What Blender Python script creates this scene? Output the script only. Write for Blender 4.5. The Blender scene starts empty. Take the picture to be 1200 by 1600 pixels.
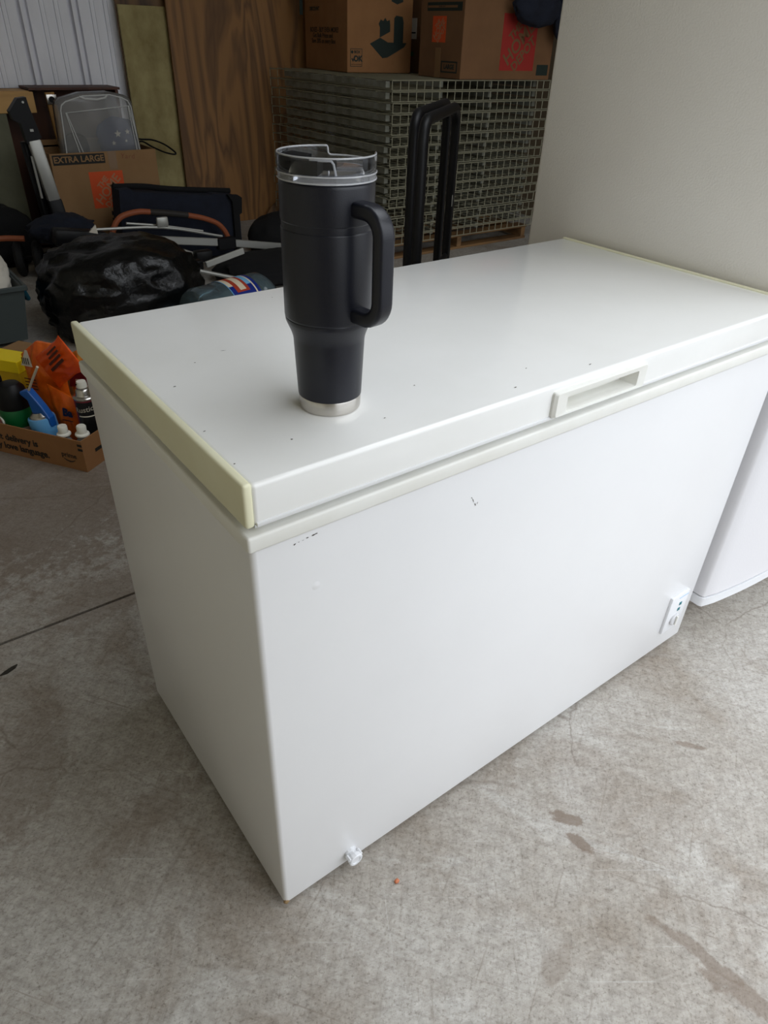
import bpy, bmesh, math, random
from mathutils import Vector, Matrix, noise

random.seed(7)
scene = bpy.context.scene
COL = scene.collection
PI = math.pi

# ------------------------------------------------------------------ camera
cam_data = bpy.data.cameras.new('camera')
cam = bpy.data.objects.new('camera', cam_data)
COL.objects.link(cam)
cam_data.sensor_fit = 'VERTICAL'
cam_data.sensor_height = 24.0
cam_data.lens = 1079.83 / 1600.0 * 24.0
cam_data.clip_start = 0.02
_R = ((0.8016217905875551, -0.5969921347193808, 0.031668532301191016),
      (-0.3167498599669062, -0.46905401879000896, -0.8244136423336054),
      (0.5070227125739637, 0.6508369369803877, -0.5651010974983699))
_right, _down, _fwd = (Vector(r) for r in _R)
_m = Matrix((_right, -_down, -_fwd)).transposed().to_4x4()
_m.translation = Vector((-0.24844, -0.54912, 1.22714))
cam.matrix_world = _m
scene.camera = cam

# ------------------------------------------------------------------ daylight and exposure
scene.view_settings.view_transform = 'Standard'
scene.view_settings.look = 'None'
scene.view_settings.gamma = 1.0
scene.view_settings.use_curve_mapping = False
scene.view_settings.exposure = 0.21
SKY_HORIZON = 1.30
world = bpy.data.worlds.new('overcast sky')
scene.world = world
world.use_nodes = True
_bg = world.node_tree.nodes['Background']
_nt = world.node_tree                      # overcast: three times brighter overhead than at the horizon
_tc = _nt.nodes.new('ShaderNodeTexCoord')
_sx = _nt.nodes.new('ShaderNodeSeparateXYZ')
_mr = _nt.nodes.new('ShaderNodeMapRange')
_mr.inputs['From Min'].default_value = 0.0
_mr.inputs['From Max'].default_value = 1.0
_mr.inputs['To Min'].default_value = SKY_HORIZON
_mr.inputs['To Max'].default_value = SKY_HORIZON * 3
_nt.links.new(_tc.outputs['Generated'], _sx.inputs[0])
_nt.links.new(_sx.outputs['Z'], _mr.inputs['Value'])
_nt.links.new(_mr.outputs['Result'], _bg.inputs['Strength'])
_bg.inputs['Color'].default_value = (0.90, 0.945, 1.0, 1)
DOOR_X0, DOOR_X1, DOOR_Y, DOOR_H = -0.05, 4.2, -1.1, 2.75     # the open roll-up door
_pl = bpy.data.lights.new('door daylight portal', 'AREA')
_pl.shape = 'RECTANGLE'
_pl.size = DOOR_X1 - DOOR_X0
_pl.size_y = DOOR_H
_pl.cycles.is_portal = True
_po = bpy.data.objects.new('door daylight portal', _pl)
COL.objects.link(_po)
_po.location = ((DOOR_X0 + DOOR_X1) / 2, DOOR_Y, DOOR_H / 2)
_po.rotation_euler = (PI / 2, 0, 0)      # shines towards +y, into the unit
ROOF_X0, ROOF_X1, ROOF_Y0, ROOF_Y1, ROOF_Z = 0.75, 3.0, -1.0, 0.95, 3.5   # unseen roof opening, added to light the freezer lid
_p2 = bpy.data.lights.new('added roof opening portal', 'AREA')
_p2.shape = 'RECTANGLE'
_p2.size = ROOF_X1 - ROOF_X0
_p2.size_y = ROOF_Y1 - ROOF_Y0
_p2.cycles.is_portal = True
_o2 = bpy.data.objects.new('added roof opening portal', _p2)
COL.objects.link(_o2)
_o2.location = ((ROOF_X0 + ROOF_X1) / 2, (ROOF_Y0 + ROOF_Y1) / 2, ROOF_Z)      # shines straight down
scene.cycles.max_bounces = 10
scene.cycles.diffuse_bounces = 5
scene.cycles.transparent_max_bounces = 12
scene.cycles.use_denoising = True


# ------------------------------------------------------------------ materials
def lin(c):
    return tuple((v / 12.92 if v <= 0.04045 else ((v + 0.055) / 1.055) ** 2.4) for v in c)


def rgb(r, g, b):
    return lin((r / 255, g / 255, b / 255)) + (1,)


def N(nt, kind, **kw):
    n = nt.nodes.new(kind)
    for k, v in kw.items():
        setattr(n, k, v)
    return n


def new_mat(name):
    m = bpy.data.materials.new(name)
    m.use_nodes = True
    return m, m.node_tree, m.node_tree.nodes['Principled BSDF']


def mat(name, col, rough=0.5, metal=0.0, vary=None, vscale=6.0, stretch=(1, 1, 1), bump=0.0, bscale=60.0,
        bstretch=None, spec=0.5, coat=0.0, trans=0.0, ior=1.45, alpha=1.0, rvary=0.0):
    """Plain surface with a noise-driven second colour and fine relief."""
    m, nt, b = new_mat(name)
    b.inputs['Base Color'].default_value = col
    b.inputs['Roughness'].default_value = rough
    b.inputs['Metallic'].default_value = metal
    b.inputs['Specular IOR Level'].default_value = spec
    b.inputs['Coat Weight'].default_value = coat
    b.inputs['Transmission Weight'].default_value = trans
    b.inputs['IOR'].default_value = ior
    b.inputs['Alpha'].default_value = alpha
    tc = N(nt, 'ShaderNodeTexCoord')
    if vary is not None:
        mp = N(nt, 'ShaderNodeMapping')
        mp.inputs['Scale'].default_value = stretch
        nz = N(nt, 'ShaderNodeTexNoise')
        nz.inputs['Scale'].default_value = vscale
        nz.inputs['Detail'].default_value = 6
        nz.inputs['Roughness'].default_value = 0.6
        rp = N(nt, 'ShaderNodeValToRGB')
        rp.color_ramp.elements[0].position = 0.35
        rp.color_ramp.elements[1].position = 0.68
        rp.color_ramp.elements[0].color = col
        rp.color_ramp.elements[1].color = vary
        nt.links.new(tc.outputs['Object'], mp.inputs['Vector'])
        nt.links.new(mp.outputs['Vector'], nz.inputs['Vector'])
        nt.links.new(nz.outputs['Fac'], rp.inputs['Fac'])
        nt.links.new(rp.outputs['Color'], b.inputs['Base Color'])
        if rvary:
            mr = N(nt, 'ShaderNodeMapRange')
            mr.inputs['To Min'].default_value = rough - rvary
            mr.inputs['To Max'].default_value = rough + rvary
            nt.links.new(nz.outputs['Fac'], mr.inputs['Value'])
            nt.links.new(mr.outputs['Result'], b.inputs['Roughness'])
    if bump:
        mp2 = N(nt, 'ShaderNodeMapping')
        mp2.inputs['Scale'].default_value = bstretch or stretch
        n2 = N(nt, 'ShaderNodeTexNoise')
        n2.inputs['Scale'].default_value = bscale
        n2.inputs['Detail'].default_value = 3
        bp = N(nt, 'ShaderNodeBump')
        bp.inputs['Strength'].default_value = bump
        bp.inputs['Distance'].default_value = 0.01
        nt.links.new(tc.outputs['Object'], mp2.inputs['Vector'])
        nt.links.new(mp2.outputs['Vector'], n2.inputs['Vector'])
        nt.links.new(n2.outputs['Fac'], bp.inputs['Height'])
        nt.links.new(bp.outputs['Normal'], b.inputs['Normal'])
    return m


def wood_mat(name, c1, c2, rings=9.0, axis='Z', rough=0.6, distort=5.0):
    """Plywood or board with long wavy grain along one axis."""
    m, nt, b = new_mat(name)
    tc = N(nt, 'ShaderNodeTexCoord')
    mp = N(nt, 'ShaderNodeMapping')
    s = {'X': (0.22, 1, 1), 'Y': (1, 0.22, 1), 'Z': (1, 1, 0.22)}[axis]
    mp.inputs['Scale'].default_value = s
    n1 = N(nt, 'ShaderNodeTexNoise')
    n1.inputs['Scale'].default_value = 2.6
    n1.inputs['Detail'].default_value = 4
    n1.inputs['Distortion'].default_value = 0.6
    mul = N(nt, 'ShaderNodeMath', operation='MULTIPLY')
    mul.inputs[1].default_value = rings
    fr = N(nt, 'ShaderNodeMath', operation='FRACT')
    pp = N(nt, 'ShaderNodeMath', operation='PINGPONG')
    pp.inputs[1].default_value = 0.5
    n2 = N(nt, 'ShaderNodeTexNoise')
    n2.inputs['Scale'].default_value = 46
    n2.inputs['Detail'].default_value = 5
    mp2 = N(nt, 'ShaderNodeMapping')
    mp2.inputs['Scale'].default_value = tuple(0.06 if v < 1 else 1 for v in s)
    mixf = N(nt, 'ShaderNodeMath', operation='MULTIPLY_ADD')
    mixf.inputs[1].default_value = 1.5
    add = N(nt, 'ShaderNodeMath', operation='MULTIPLY')
    rp = N(nt, 'ShaderNodeValToRGB')
    rp.color_ramp.elements[0].color = c1
    rp.color_ramp.elements[1].color = c2
    rp.color_ramp.elements[0].position = 0.1
    rp.color_ramp.elements[1].position = 0.75
    L = nt.links.new
    L(tc.outputs['Object'], mp.inputs['Vector'])
    L(mp.outputs['Vector'], n1.inputs['Vector'])
    L(n1.outputs['Fac'], mul.inputs[0])
    L(mul.outputs[0], pp.inputs[0])
    L(tc.outputs['Object'], mp2.inputs['Vector'])
    L(mp2.outputs['Vector'], n2.inputs['Vector'])
    L(n2.outputs['Fac'], add.inputs[0])
    add.inputs[1].default_value = 0.35
    L(pp.outputs[0], mixf.inputs[0])
    L(add.outputs[0], mixf.inputs[2])
    L(mixf.outputs[0], rp.inputs['Fac'])
    L(rp.outputs['Color'], b.inputs['Base Color'])
    b.inputs['Roughness'].default_value = rough
    return m


def clear_mat(name, tint, milk=0.25, rough=0.12, ior=1.45):
    """Thin clear or milky plastic: see-through film, milky body and a gloss."""
    m, nt, b = new_mat(name)
    nt.nodes.remove(b)
    out = nt.nodes['Material Output']
    tr = N(nt, 'ShaderNodeBsdfTransparent')
    tr.inputs['Color'].default_value = tint
    df = N(nt, 'ShaderNodeBsdfDiffuse')
    df.inputs['Color'].default_value = tint
    gl = N(nt, 'ShaderNodeBsdfGlossy')
    gl.inputs['Roughness'].default_value = rough
    m1 = N(nt, 'ShaderNodeMixShader')
    m1.inputs['Fac'].default_value = milk
    m2 = N(nt, 'ShaderNodeMixShader')
    fr = N(nt, 'ShaderNodeFresnel')
    fr.inputs['IOR'].default_value = ior
    L = nt.links.new
    L(tr.outputs[0], m1.inputs[1])
    L(df.outputs[0], m1.inputs[2])
    L(m1.outputs[0], m2.inputs[1])
    L(gl.outputs[0], m2.inputs[2])
    L(fr.outputs[0], m2.inputs['Fac'])
    L(m2.outputs[0], out.inputs['Surface'])
    return m


def concrete_mat():
    m, nt, b = new_mat('worn concrete')
    L = nt.links.new
    tc = N(nt, 'ShaderNodeTexCoord')
    V = tc.outputs['Object']

    def noise_f(scale, detail=6, rough=0.6, stretch=None, rot=0.0, dist=0.0, w=None):
        n = N(nt, 'ShaderNodeTexNoise')
        n.inputs['Scale'].default_value = scale
        n.inputs['Detail'].default_value = detail
        n.inputs['Roughness'].default_value = rough
        n.inputs['Distortion'].default_value = dist
        src = V
        if stretch or rot or w:
            mp = N(nt, 'ShaderNodeMapping')
            mp.inputs['Rotation'].default_value = (0, 0, rot)
            mp.inputs['Location'].default_value = w or (0, 0, 0)
            m2 = N(nt, 'ShaderNodeMapping')
            m2.inputs['Scale'].default_value = stretch or (1, 1, 1)
            L(V, mp.inputs['Vector'])
            L(mp.outputs[0], m2.inputs['Vector'])
            src = m2.outputs[0]
        L(src, n.inputs['Vector'])
        return n.outputs['Fac']

    def ramp(f, p0, p1, c0=(0, 0, 0, 1), c1=(1, 1, 1, 1)):
        r = N(nt, 'ShaderNodeValToRGB')
        r.color_ramp.elements[0].position = p0
        r.color_ramp.elements[1].position = p1
        r.color_ramp.elements[0].color = c0
        r.color_ramp.elements[1].color = c1
        L(f, r.inputs['Fac'])
        return r.outputs['Color']

    def mix(c1, c2, fac, mode='MIX'):
        x = N(nt, 'ShaderNodeMix', data_type='RGBA', blend_type=mode)
        if isinstance(fac, float):
            x.inputs[0].default_value = fac
        else:
            L(fac, x.inputs[0])
        for sock, c in ((x.inputs[6], c1), (x.inputs[7], c2)):
            if isinstance(c, tuple):
                sock.default_value = c
            else:
                L(c, sock)
        return x.outputs[2]

    def scal(f, k):
        x = N(nt, 'ShaderNodeMath', operation='MULTIPLY')
        L(f, x.inputs[0])
        x.inputs[1].default_value = k
        return x.outputs[0]

    base = ramp(noise_f(2.3, 8, 0.62, dist=0.4), 0.34, 0.68, rgb(160, 152, 141), rgb(193, 190, 184))
    # brown traffic dirt in patches
    dirt = ramp(noise_f(3.1, 9, 0.7, dist=0.9, w=(3.1, 1.7, 0)), 0.50, 0.72)
    c = mix(base, rgb(134, 119, 103), scal(dirt, 0.75))
    # pale scuffed trowel sweeps
    pale = ramp(noise_f(2.0, 9, 0.7, stretch=(1, 3.2, 1), rot=0.7, dist=1.6, w=(5, 2, 0)), 0.56, 0.70)
    c = mix(c, rgb(203, 202, 198), scal(pale, 0.55))
    # fine mottling and grit
    gr = ramp(noise_f(55, 6, 0.75), 0.30, 0.62, rgb(138, 128, 118), rgb(255, 255, 255))
    c = mix(c, gr, 0.42, 'MULTIPLY')
    g2 = ramp(noise_f(170, 3, 0.7), 0.33, 0.47, rgb(140, 128, 112), rgb(255, 255, 255))
    c = mix(c, g2, 0.45, 'MULTIPLY')
    # thin drag scratches in two directions
    for rot, st, off, k in ((0.95, (1, 26, 1), (0, 0, 0), 0.45), (-0.5, (1, 30, 1), (7, 3, 0), 0.40), (2.2, (1.3, 34, 1), (2, 9, 0), 0.35)):
        s = ramp(noise_f(4.2, 5, 0.65, stretch=st, rot=rot, w=off, dist=0.25), 0.615, 0.70)
        c = mix(c, rgb(120, 108, 96), scal(s, k))
    for rot, st, off, k in ((0.62, (1, 40, 1), (1, 5, 0), 0.24), (-1.05, (1, 36, 1), (4, 4, 0), 0.16)):
        s = ramp(noise_f(3.4, 4, 0.6, stretch=st, rot=rot, w=off, dist=0.2), 0.64, 0.72)
        c = mix(c, rgb(214, 213, 210), scal(s, k))
    # short trowel strokes in crossing directions
    for rot, st, off, k in ((0.95, (1, 5, 1), (2, 2, 0), 0.20), (-0.75, (1, 6, 1), (6, 1, 0), 0.15), (0.35, (1, 9, 1), (1, 8, 0), 0.16)):
        s = ramp(noise_f(22, 5, 0.7, stretch=st, rot=rot, w=off, dist=0.3), 0.38, 0.52, rgb(150, 140, 130), rgb(255, 255, 255))
        c = mix(c, s, k, 'MULTIPLY')
    # hairline cracks: edges of large warped cells, broken up by a mask
    wn = N(nt, 'ShaderNodeTexNoise')
    wn.inputs['Scale'].default_value = 5
    wn.inputs['Detail'].default_value = 6
    L(V, wn.inputs['Vector'])
    vm = N(nt, 'ShaderNodeVectorMath', operation='MULTIPLY_ADD')
    vm.inputs[1].default_value = (0.14, 0.14, 0)
    L(wn.outputs['Color'], vm.inputs[0])
    L(V, vm.inputs[2])
    vo = N(nt, 'ShaderNodeTexVoronoi', feature='DISTANCE_TO_EDGE')
    vo.inputs['Scale'].default_value = 2.4
    L(vm.outputs[0], vo.inputs['Vector'])
    cr = ramp(vo.outputs['Distance'], 0.0, 0.007, (1, 1, 1, 1), (0, 0, 0, 1))
    mk = ramp(noise_f(1.7, 3, 0.5, w=(9, 1, 0)), 0.46, 0.54)
    crm = N(nt, 'ShaderNodeMath', operation='MULTIPLY')
    L(cr, crm.inputs[0])
    L(mk, crm.inputs[1])
    c = mix(c, rgb(112, 102, 92), scal(crm.outputs[0], 0.6))
    # individual stains with a place of their own, then a painted shade patch: (x, y, rx, ry, rot, strength)
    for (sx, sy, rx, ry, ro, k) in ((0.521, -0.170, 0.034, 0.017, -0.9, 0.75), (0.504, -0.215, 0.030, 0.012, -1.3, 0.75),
                                    (0.515, -0.455, 0.085, 0.014, -1.35, 0.55), (0.525, -0.56, 0.10, 0.022, -1.3, 0.55),
                                    (0.868, -0.21, 0.035, 0.008, -0.9, 0.6), (0.31, -0.33, 0.05, 0.02, 0.3, 0.3),
                                    (0.14, -0.36, 0.06, 0.03, 0.9, 0.25), (-0.12, 0.30, 0.13, 0.05, 0.3, 0.3),
                                    (-0.28, 0.55, 0.2, 0.08, 1.2, 0.35), (0.0, 0.95, 0.18, 0.1, 0.2, 0.4), (0.0, 1.65, 0.75, 0.6, 0.2, 0.6)):  # last entry: broad brown patch that paints shade into the far floor
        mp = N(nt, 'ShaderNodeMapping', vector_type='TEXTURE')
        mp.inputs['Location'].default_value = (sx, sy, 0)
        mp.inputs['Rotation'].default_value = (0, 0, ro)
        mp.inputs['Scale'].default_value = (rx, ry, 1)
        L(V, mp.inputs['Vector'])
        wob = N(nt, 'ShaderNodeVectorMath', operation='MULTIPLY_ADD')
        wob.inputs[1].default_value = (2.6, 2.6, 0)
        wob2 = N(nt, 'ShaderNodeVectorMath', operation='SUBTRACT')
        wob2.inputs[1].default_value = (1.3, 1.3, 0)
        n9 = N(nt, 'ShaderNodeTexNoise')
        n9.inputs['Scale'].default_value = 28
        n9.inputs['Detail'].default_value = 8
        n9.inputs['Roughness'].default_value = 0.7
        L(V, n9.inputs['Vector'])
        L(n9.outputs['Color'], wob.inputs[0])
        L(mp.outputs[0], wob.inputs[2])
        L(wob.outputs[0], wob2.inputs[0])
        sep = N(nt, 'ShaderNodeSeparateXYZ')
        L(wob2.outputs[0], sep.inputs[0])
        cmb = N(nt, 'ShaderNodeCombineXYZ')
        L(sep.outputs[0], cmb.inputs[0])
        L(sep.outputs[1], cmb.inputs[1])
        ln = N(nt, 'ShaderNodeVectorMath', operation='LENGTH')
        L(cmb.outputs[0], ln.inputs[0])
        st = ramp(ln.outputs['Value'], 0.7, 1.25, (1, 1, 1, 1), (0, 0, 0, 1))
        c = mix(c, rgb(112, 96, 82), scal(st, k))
    L(c, b.inputs['Base Color'])
    b.inputs['Roughness'].default_value = 0.62
    b.inputs['Specular IOR Level'].default_value = 0.35
    bp = N(nt, 'ShaderNodeBump')
    bp.inputs['Strength'].default_value = 0.25
    bp.inputs['Distance'].default_value = 0.004
    L(noise_f(60, 6, 0.7), bp.inputs['Height'])
    L(bp.outputs[0], b.inputs['Normal'])
    return m


M = {}
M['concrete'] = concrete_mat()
M['enamel'] = mat('white enamel', rgb(228, 228, 229), 0.28, bump=0.03, bscale=9, vary=rgb(225, 225, 226), vscale=3, coat=0.15)
M['enamel_top'] = mat('worn white enamel', rgb(238, 238, 236), 0.16, bump=0.04, bscale=5, vary=rgb(233, 233, 230), vscale=4, rvary=0.05, coat=0.25)
M['ivory'] = mat('yellowed ivory plastic', rgb(226, 224, 196), 0.42, vary=rgb(218, 214, 182), vscale=5)
M['rim'] = mat('off white plastic', rgb(231, 231, 226), 0.45, vary=rgb(225, 224, 217), vscale=12)
M['gasket'] = mat('grey rubber gasket', rgb(206, 208, 207), 0.6)
M['fridge'] = mat('textured white paint', rgb(226, 222, 214), 0.42, bump=0.12, bscale=260, vary=rgb(222, 217, 208), vscale=2)
M['fridge_door'] = mat('fridge door white', rgb(216, 215, 218), 0.35, bump=0.04, bscale=200)
M['white_plastic'] = mat('white plastic', rgb(220, 221, 224), 0.35)
M['dial_ring'] = mat('grey white plastic', rgb(198, 198, 200), 0.4)
M['teal'] = mat('teal lens', rgb(10, 108, 118), 0.3)
M['pale_blue'] = mat('pale blue print', rgb(170, 196, 232), 0.5)
M['black'] = mat('black plastic', rgb(14, 14, 16), 0.45, spec=0.3)
M['scuff'] = mat('dark scuff', rgb(70, 62, 54), 0.7)
M['rust'] = mat('rust', rgb(140, 116, 82), 0.8)
M['powder'] = mat('black powder coat', rgb(15, 17, 28), 0.34, bump=0.06, bscale=900, spec=0.5)
M['steel'] = mat('brushed steel', rgb(200, 196, 190), 0.26, metal=1.0, bump=0.05, bscale=120, bstretch=(1, 1, 30))
M['slider'] = mat('black slider plastic', rgb(5, 5, 6), 0.6, spec=0.12)
M['galv'] = mat('galvanised sheet', rgb(238, 238, 243), 0.42, vary=rgb(226, 226, 231), vscale=7, stretch=(1, 1, 0.3), spec=0.4)
M['wall_paint'] = mat('pale wall lining', rgb(222, 216, 196), 0.8, vary=rgb(212, 205, 184), vscale=2)
M['wall_brown'] = mat('brown wall lining', rgb(112, 96, 74), 0.85, vary=rgb(98, 84, 64), vscale=2)
M['ceiling'] = mat('grey metal roof lining', rgb(176, 172, 158), 0.7)
M['asphalt'] = mat('asphalt', rgb(128, 127, 124), 0.9, vary=rgb(112, 110, 108), vscale=20, bump=0.3, bscale=90)
M['ply_brown'] = wood_mat('brown plywood', rgb(92, 62, 32), rgb(142, 100, 54), 10)
M['ply_dark'] = wood_mat('dark plywood', rgb(62, 42, 24), rgb(110, 80, 46), 7)
M['ply_pale'] = mat('weathered pale plywood', rgb(166, 153, 104), 0.7, vary=rgb(128, 112, 66), vscale=7, stretch=(1, 1, 0.7))
M['pine'] = wood_mat('pine board', rgb(168, 126, 68), rgb(198, 154, 92), 5, 'X')
M['pine_up'] = wood_mat('pine stile', rgb(160, 116, 60), rgb(190, 146, 84), 5, 'Z')
M['red_wood'] = wood_mat('dark stained wood', rgb(58, 30, 16), rgb(82, 44, 22), 6, 'Z')
M['olive'] = mat('olive grey paint', rgb(112, 112, 92), 0.8, vary=rgb(96, 97, 78), vscale=5)
M['pallet'] = wood_mat('pallet wood', rgb(92, 66, 40), rgb(128, 96, 60), 7, 'X')
M['wire'] = mat('dull galvanised wire', rgb(146, 143, 122), 0.55, metal=0.2)
M['channel'] = mat('galvanised channel', rgb(146, 148, 138), 0.5, metal=0.2, vary=rgb(112, 112, 100), vscale=10)
M['card'] = mat('corrugated cardboard', rgb(150, 116, 78), 0.85, vary=rgb(140, 106, 70), vscale=5)
M['card_dark'] = mat('brown cardboard', rgb(118, 84, 54), 0.85, vary=rgb(108, 76, 48), vscale=5)
M['card_red'] = mat('reddish cardboard', rgb(150, 106, 66), 0.85, vary=rgb(138, 96, 58), vscale=5)
M['tape'] = mat('packing tape', rgb(130, 100, 68), 0.3)
M['ink'] = mat('black ink', rgb(26, 26, 22), 0.7)
M['ink_green'] = mat('dark green ink', rgb(28, 40, 34), 0.7)
M['ink_orange'] = mat('orange ink', rgb(206, 78, 30), 0.7)
M['ink_red'] = mat('red ink', rgb(150, 38, 30), 0.7)
M['ink_brown'] = mat('marker red brown', rgb(120, 60, 44), 0.7)
M['ink_pink'] = mat('faded print on card', rgb(176, 122, 88), 0.8)
M['paper'] = mat('white paper', rgb(214, 206, 190), 0.7)
M['cup_clear'] = clear_mat('clear copolyester', (0.98, 0.985, 1.0, 1), 0.008, 0.03, 1.28)
M['cup_edge'] = clear_mat('clear copolyester edge', (0.97, 0.98, 1.0, 1), 0.34, 0.06)  # whitened: the light caught by clear edges is put into the colour
M['cup_flange'] = clear_mat('clear copolyester flange', (0.93, 0.95, 1.0, 1), 0.18, 0.04)  # milkiness stands in for bright highlights along the flange
M['tote_clear'] = clear_mat('milky clear plastic', (0.84, 0.84, 0.82, 1), 0.19, 0.18)
M['tote_edge'] = clear_mat('milky plastic ridge', (0.86, 0.86, 0.84, 1), 0.6, 0.25)
M['jug'] = clear_mat('blue tinted clear plastic', (0.40, 0.54, 0.60, 1), 0.16, 0.1)
M['bottle_clear'] = clear_mat('cloudy clear bottle', (0.80, 0.80, 0.78, 1), 0.4, 0.2)
M['navy'] = mat('navy fabric', rgb(17, 21, 34), 0.9, vary=rgb(23, 29, 44), vscale=14, bump=0.3, bscale=240)
M['navy_blue'] = mat('navy blue cloth', rgb(36, 52, 92), 0.9, bump=0.2, bscale=200)
M['black_cloth'] = mat('black cloth', rgb(11, 11, 13), 0.9, bump=0.3, bscale=200)
M['trash'] = mat('black refuse sack film', rgb(9, 9, 9), 0.33, bump=0.8, bscale=19, spec=0.4)
M['leather'] = mat('tan leather grip', rgb(146, 78, 46), 0.6, bump=0.2, bscale=150)
M['grip'] = mat('dark grip', rgb(44, 40, 36), 0.7)
M['alu'] = mat('dull aluminium', rgb(176, 176, 170), 0.4, metal=0.55)
M['tyre'] = mat('black tyre', rgb(16, 16, 16), 0.75)
M['grey_bin'] = mat('grey plastic bin', rgb(64, 72, 72), 0.5)
M['teal_handle'] = mat('teal plastic', rgb(30, 92, 112), 0.5)
M['white_film'] = mat('white plastic film', rgb(226, 220, 206), 0.5, bump=0.8, bscale=24)
M['orange_film'] = mat('orange glossy film', rgb(236, 116, 26), 0.28, vary=rgb(216, 84, 18), vscale=12, bump=0.5, bscale=22)
M['orange_deep'] = mat('deep orange glossy film', rgb(240, 92, 20), 0.28, vary=rgb(214, 66, 14), vscale=9, bump=0.4, bscale=20)
M['amber_film'] = mat('amber printed film', rgb(222, 168, 74), 0.35, vary=rgb(226, 128, 44), vscale=16, bump=0.4, bscale=20)
M['maroon'] = mat('maroon print', rgb(112, 24, 40), 0.4)
M['print_brown'] = mat('dark brown print', rgb(84, 40, 26), 0.5)
M['print_navy'] = mat('navy print', rgb(24, 26, 64), 0.5)
M['yellow'] = mat('yellow card', rgb(244, 214, 12), 0.5)
M['yellow_shaded'] = mat('shaded yellow card', rgb(206, 168, 24), 0.5)  # the yellow card again, with the shade of its sides put into the colour
M['green'] = mat('green plastic', rgb(12, 96, 48), 0.35)
M['blue_can'] = mat('light blue paint', rgb(98, 164, 216), 0.35)
M['blue_dark'] = mat('blue plastic', rgb(22, 88, 168), 0.35)
M['straw'] = mat('pale straw', rgb(206, 198, 178), 0.5)
M['cap'] = mat('white cap plastic', rgb(232, 230, 218), 0.45)
M['label_black'] = mat('black can label', rgb(18, 18, 20), 0.35)
M['label_blue'] = mat('blue label', rgb(22, 44, 130), 0.4)
M['label_cream'] = mat('cream label', rgb(232, 216, 190), 0.4)
M['label_red'] = mat('brick red label', rgb(176, 62, 40), 0.4)
M['label_sky'] = mat('sky blue label', rgb(120, 184, 226), 0.4)
M['terracotta'] = mat('terracotta chip', rgb(190, 116, 82), 0.8)
M['leaf'] = mat('dried leaf', rgb(46, 42, 34), 0.8)


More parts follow.
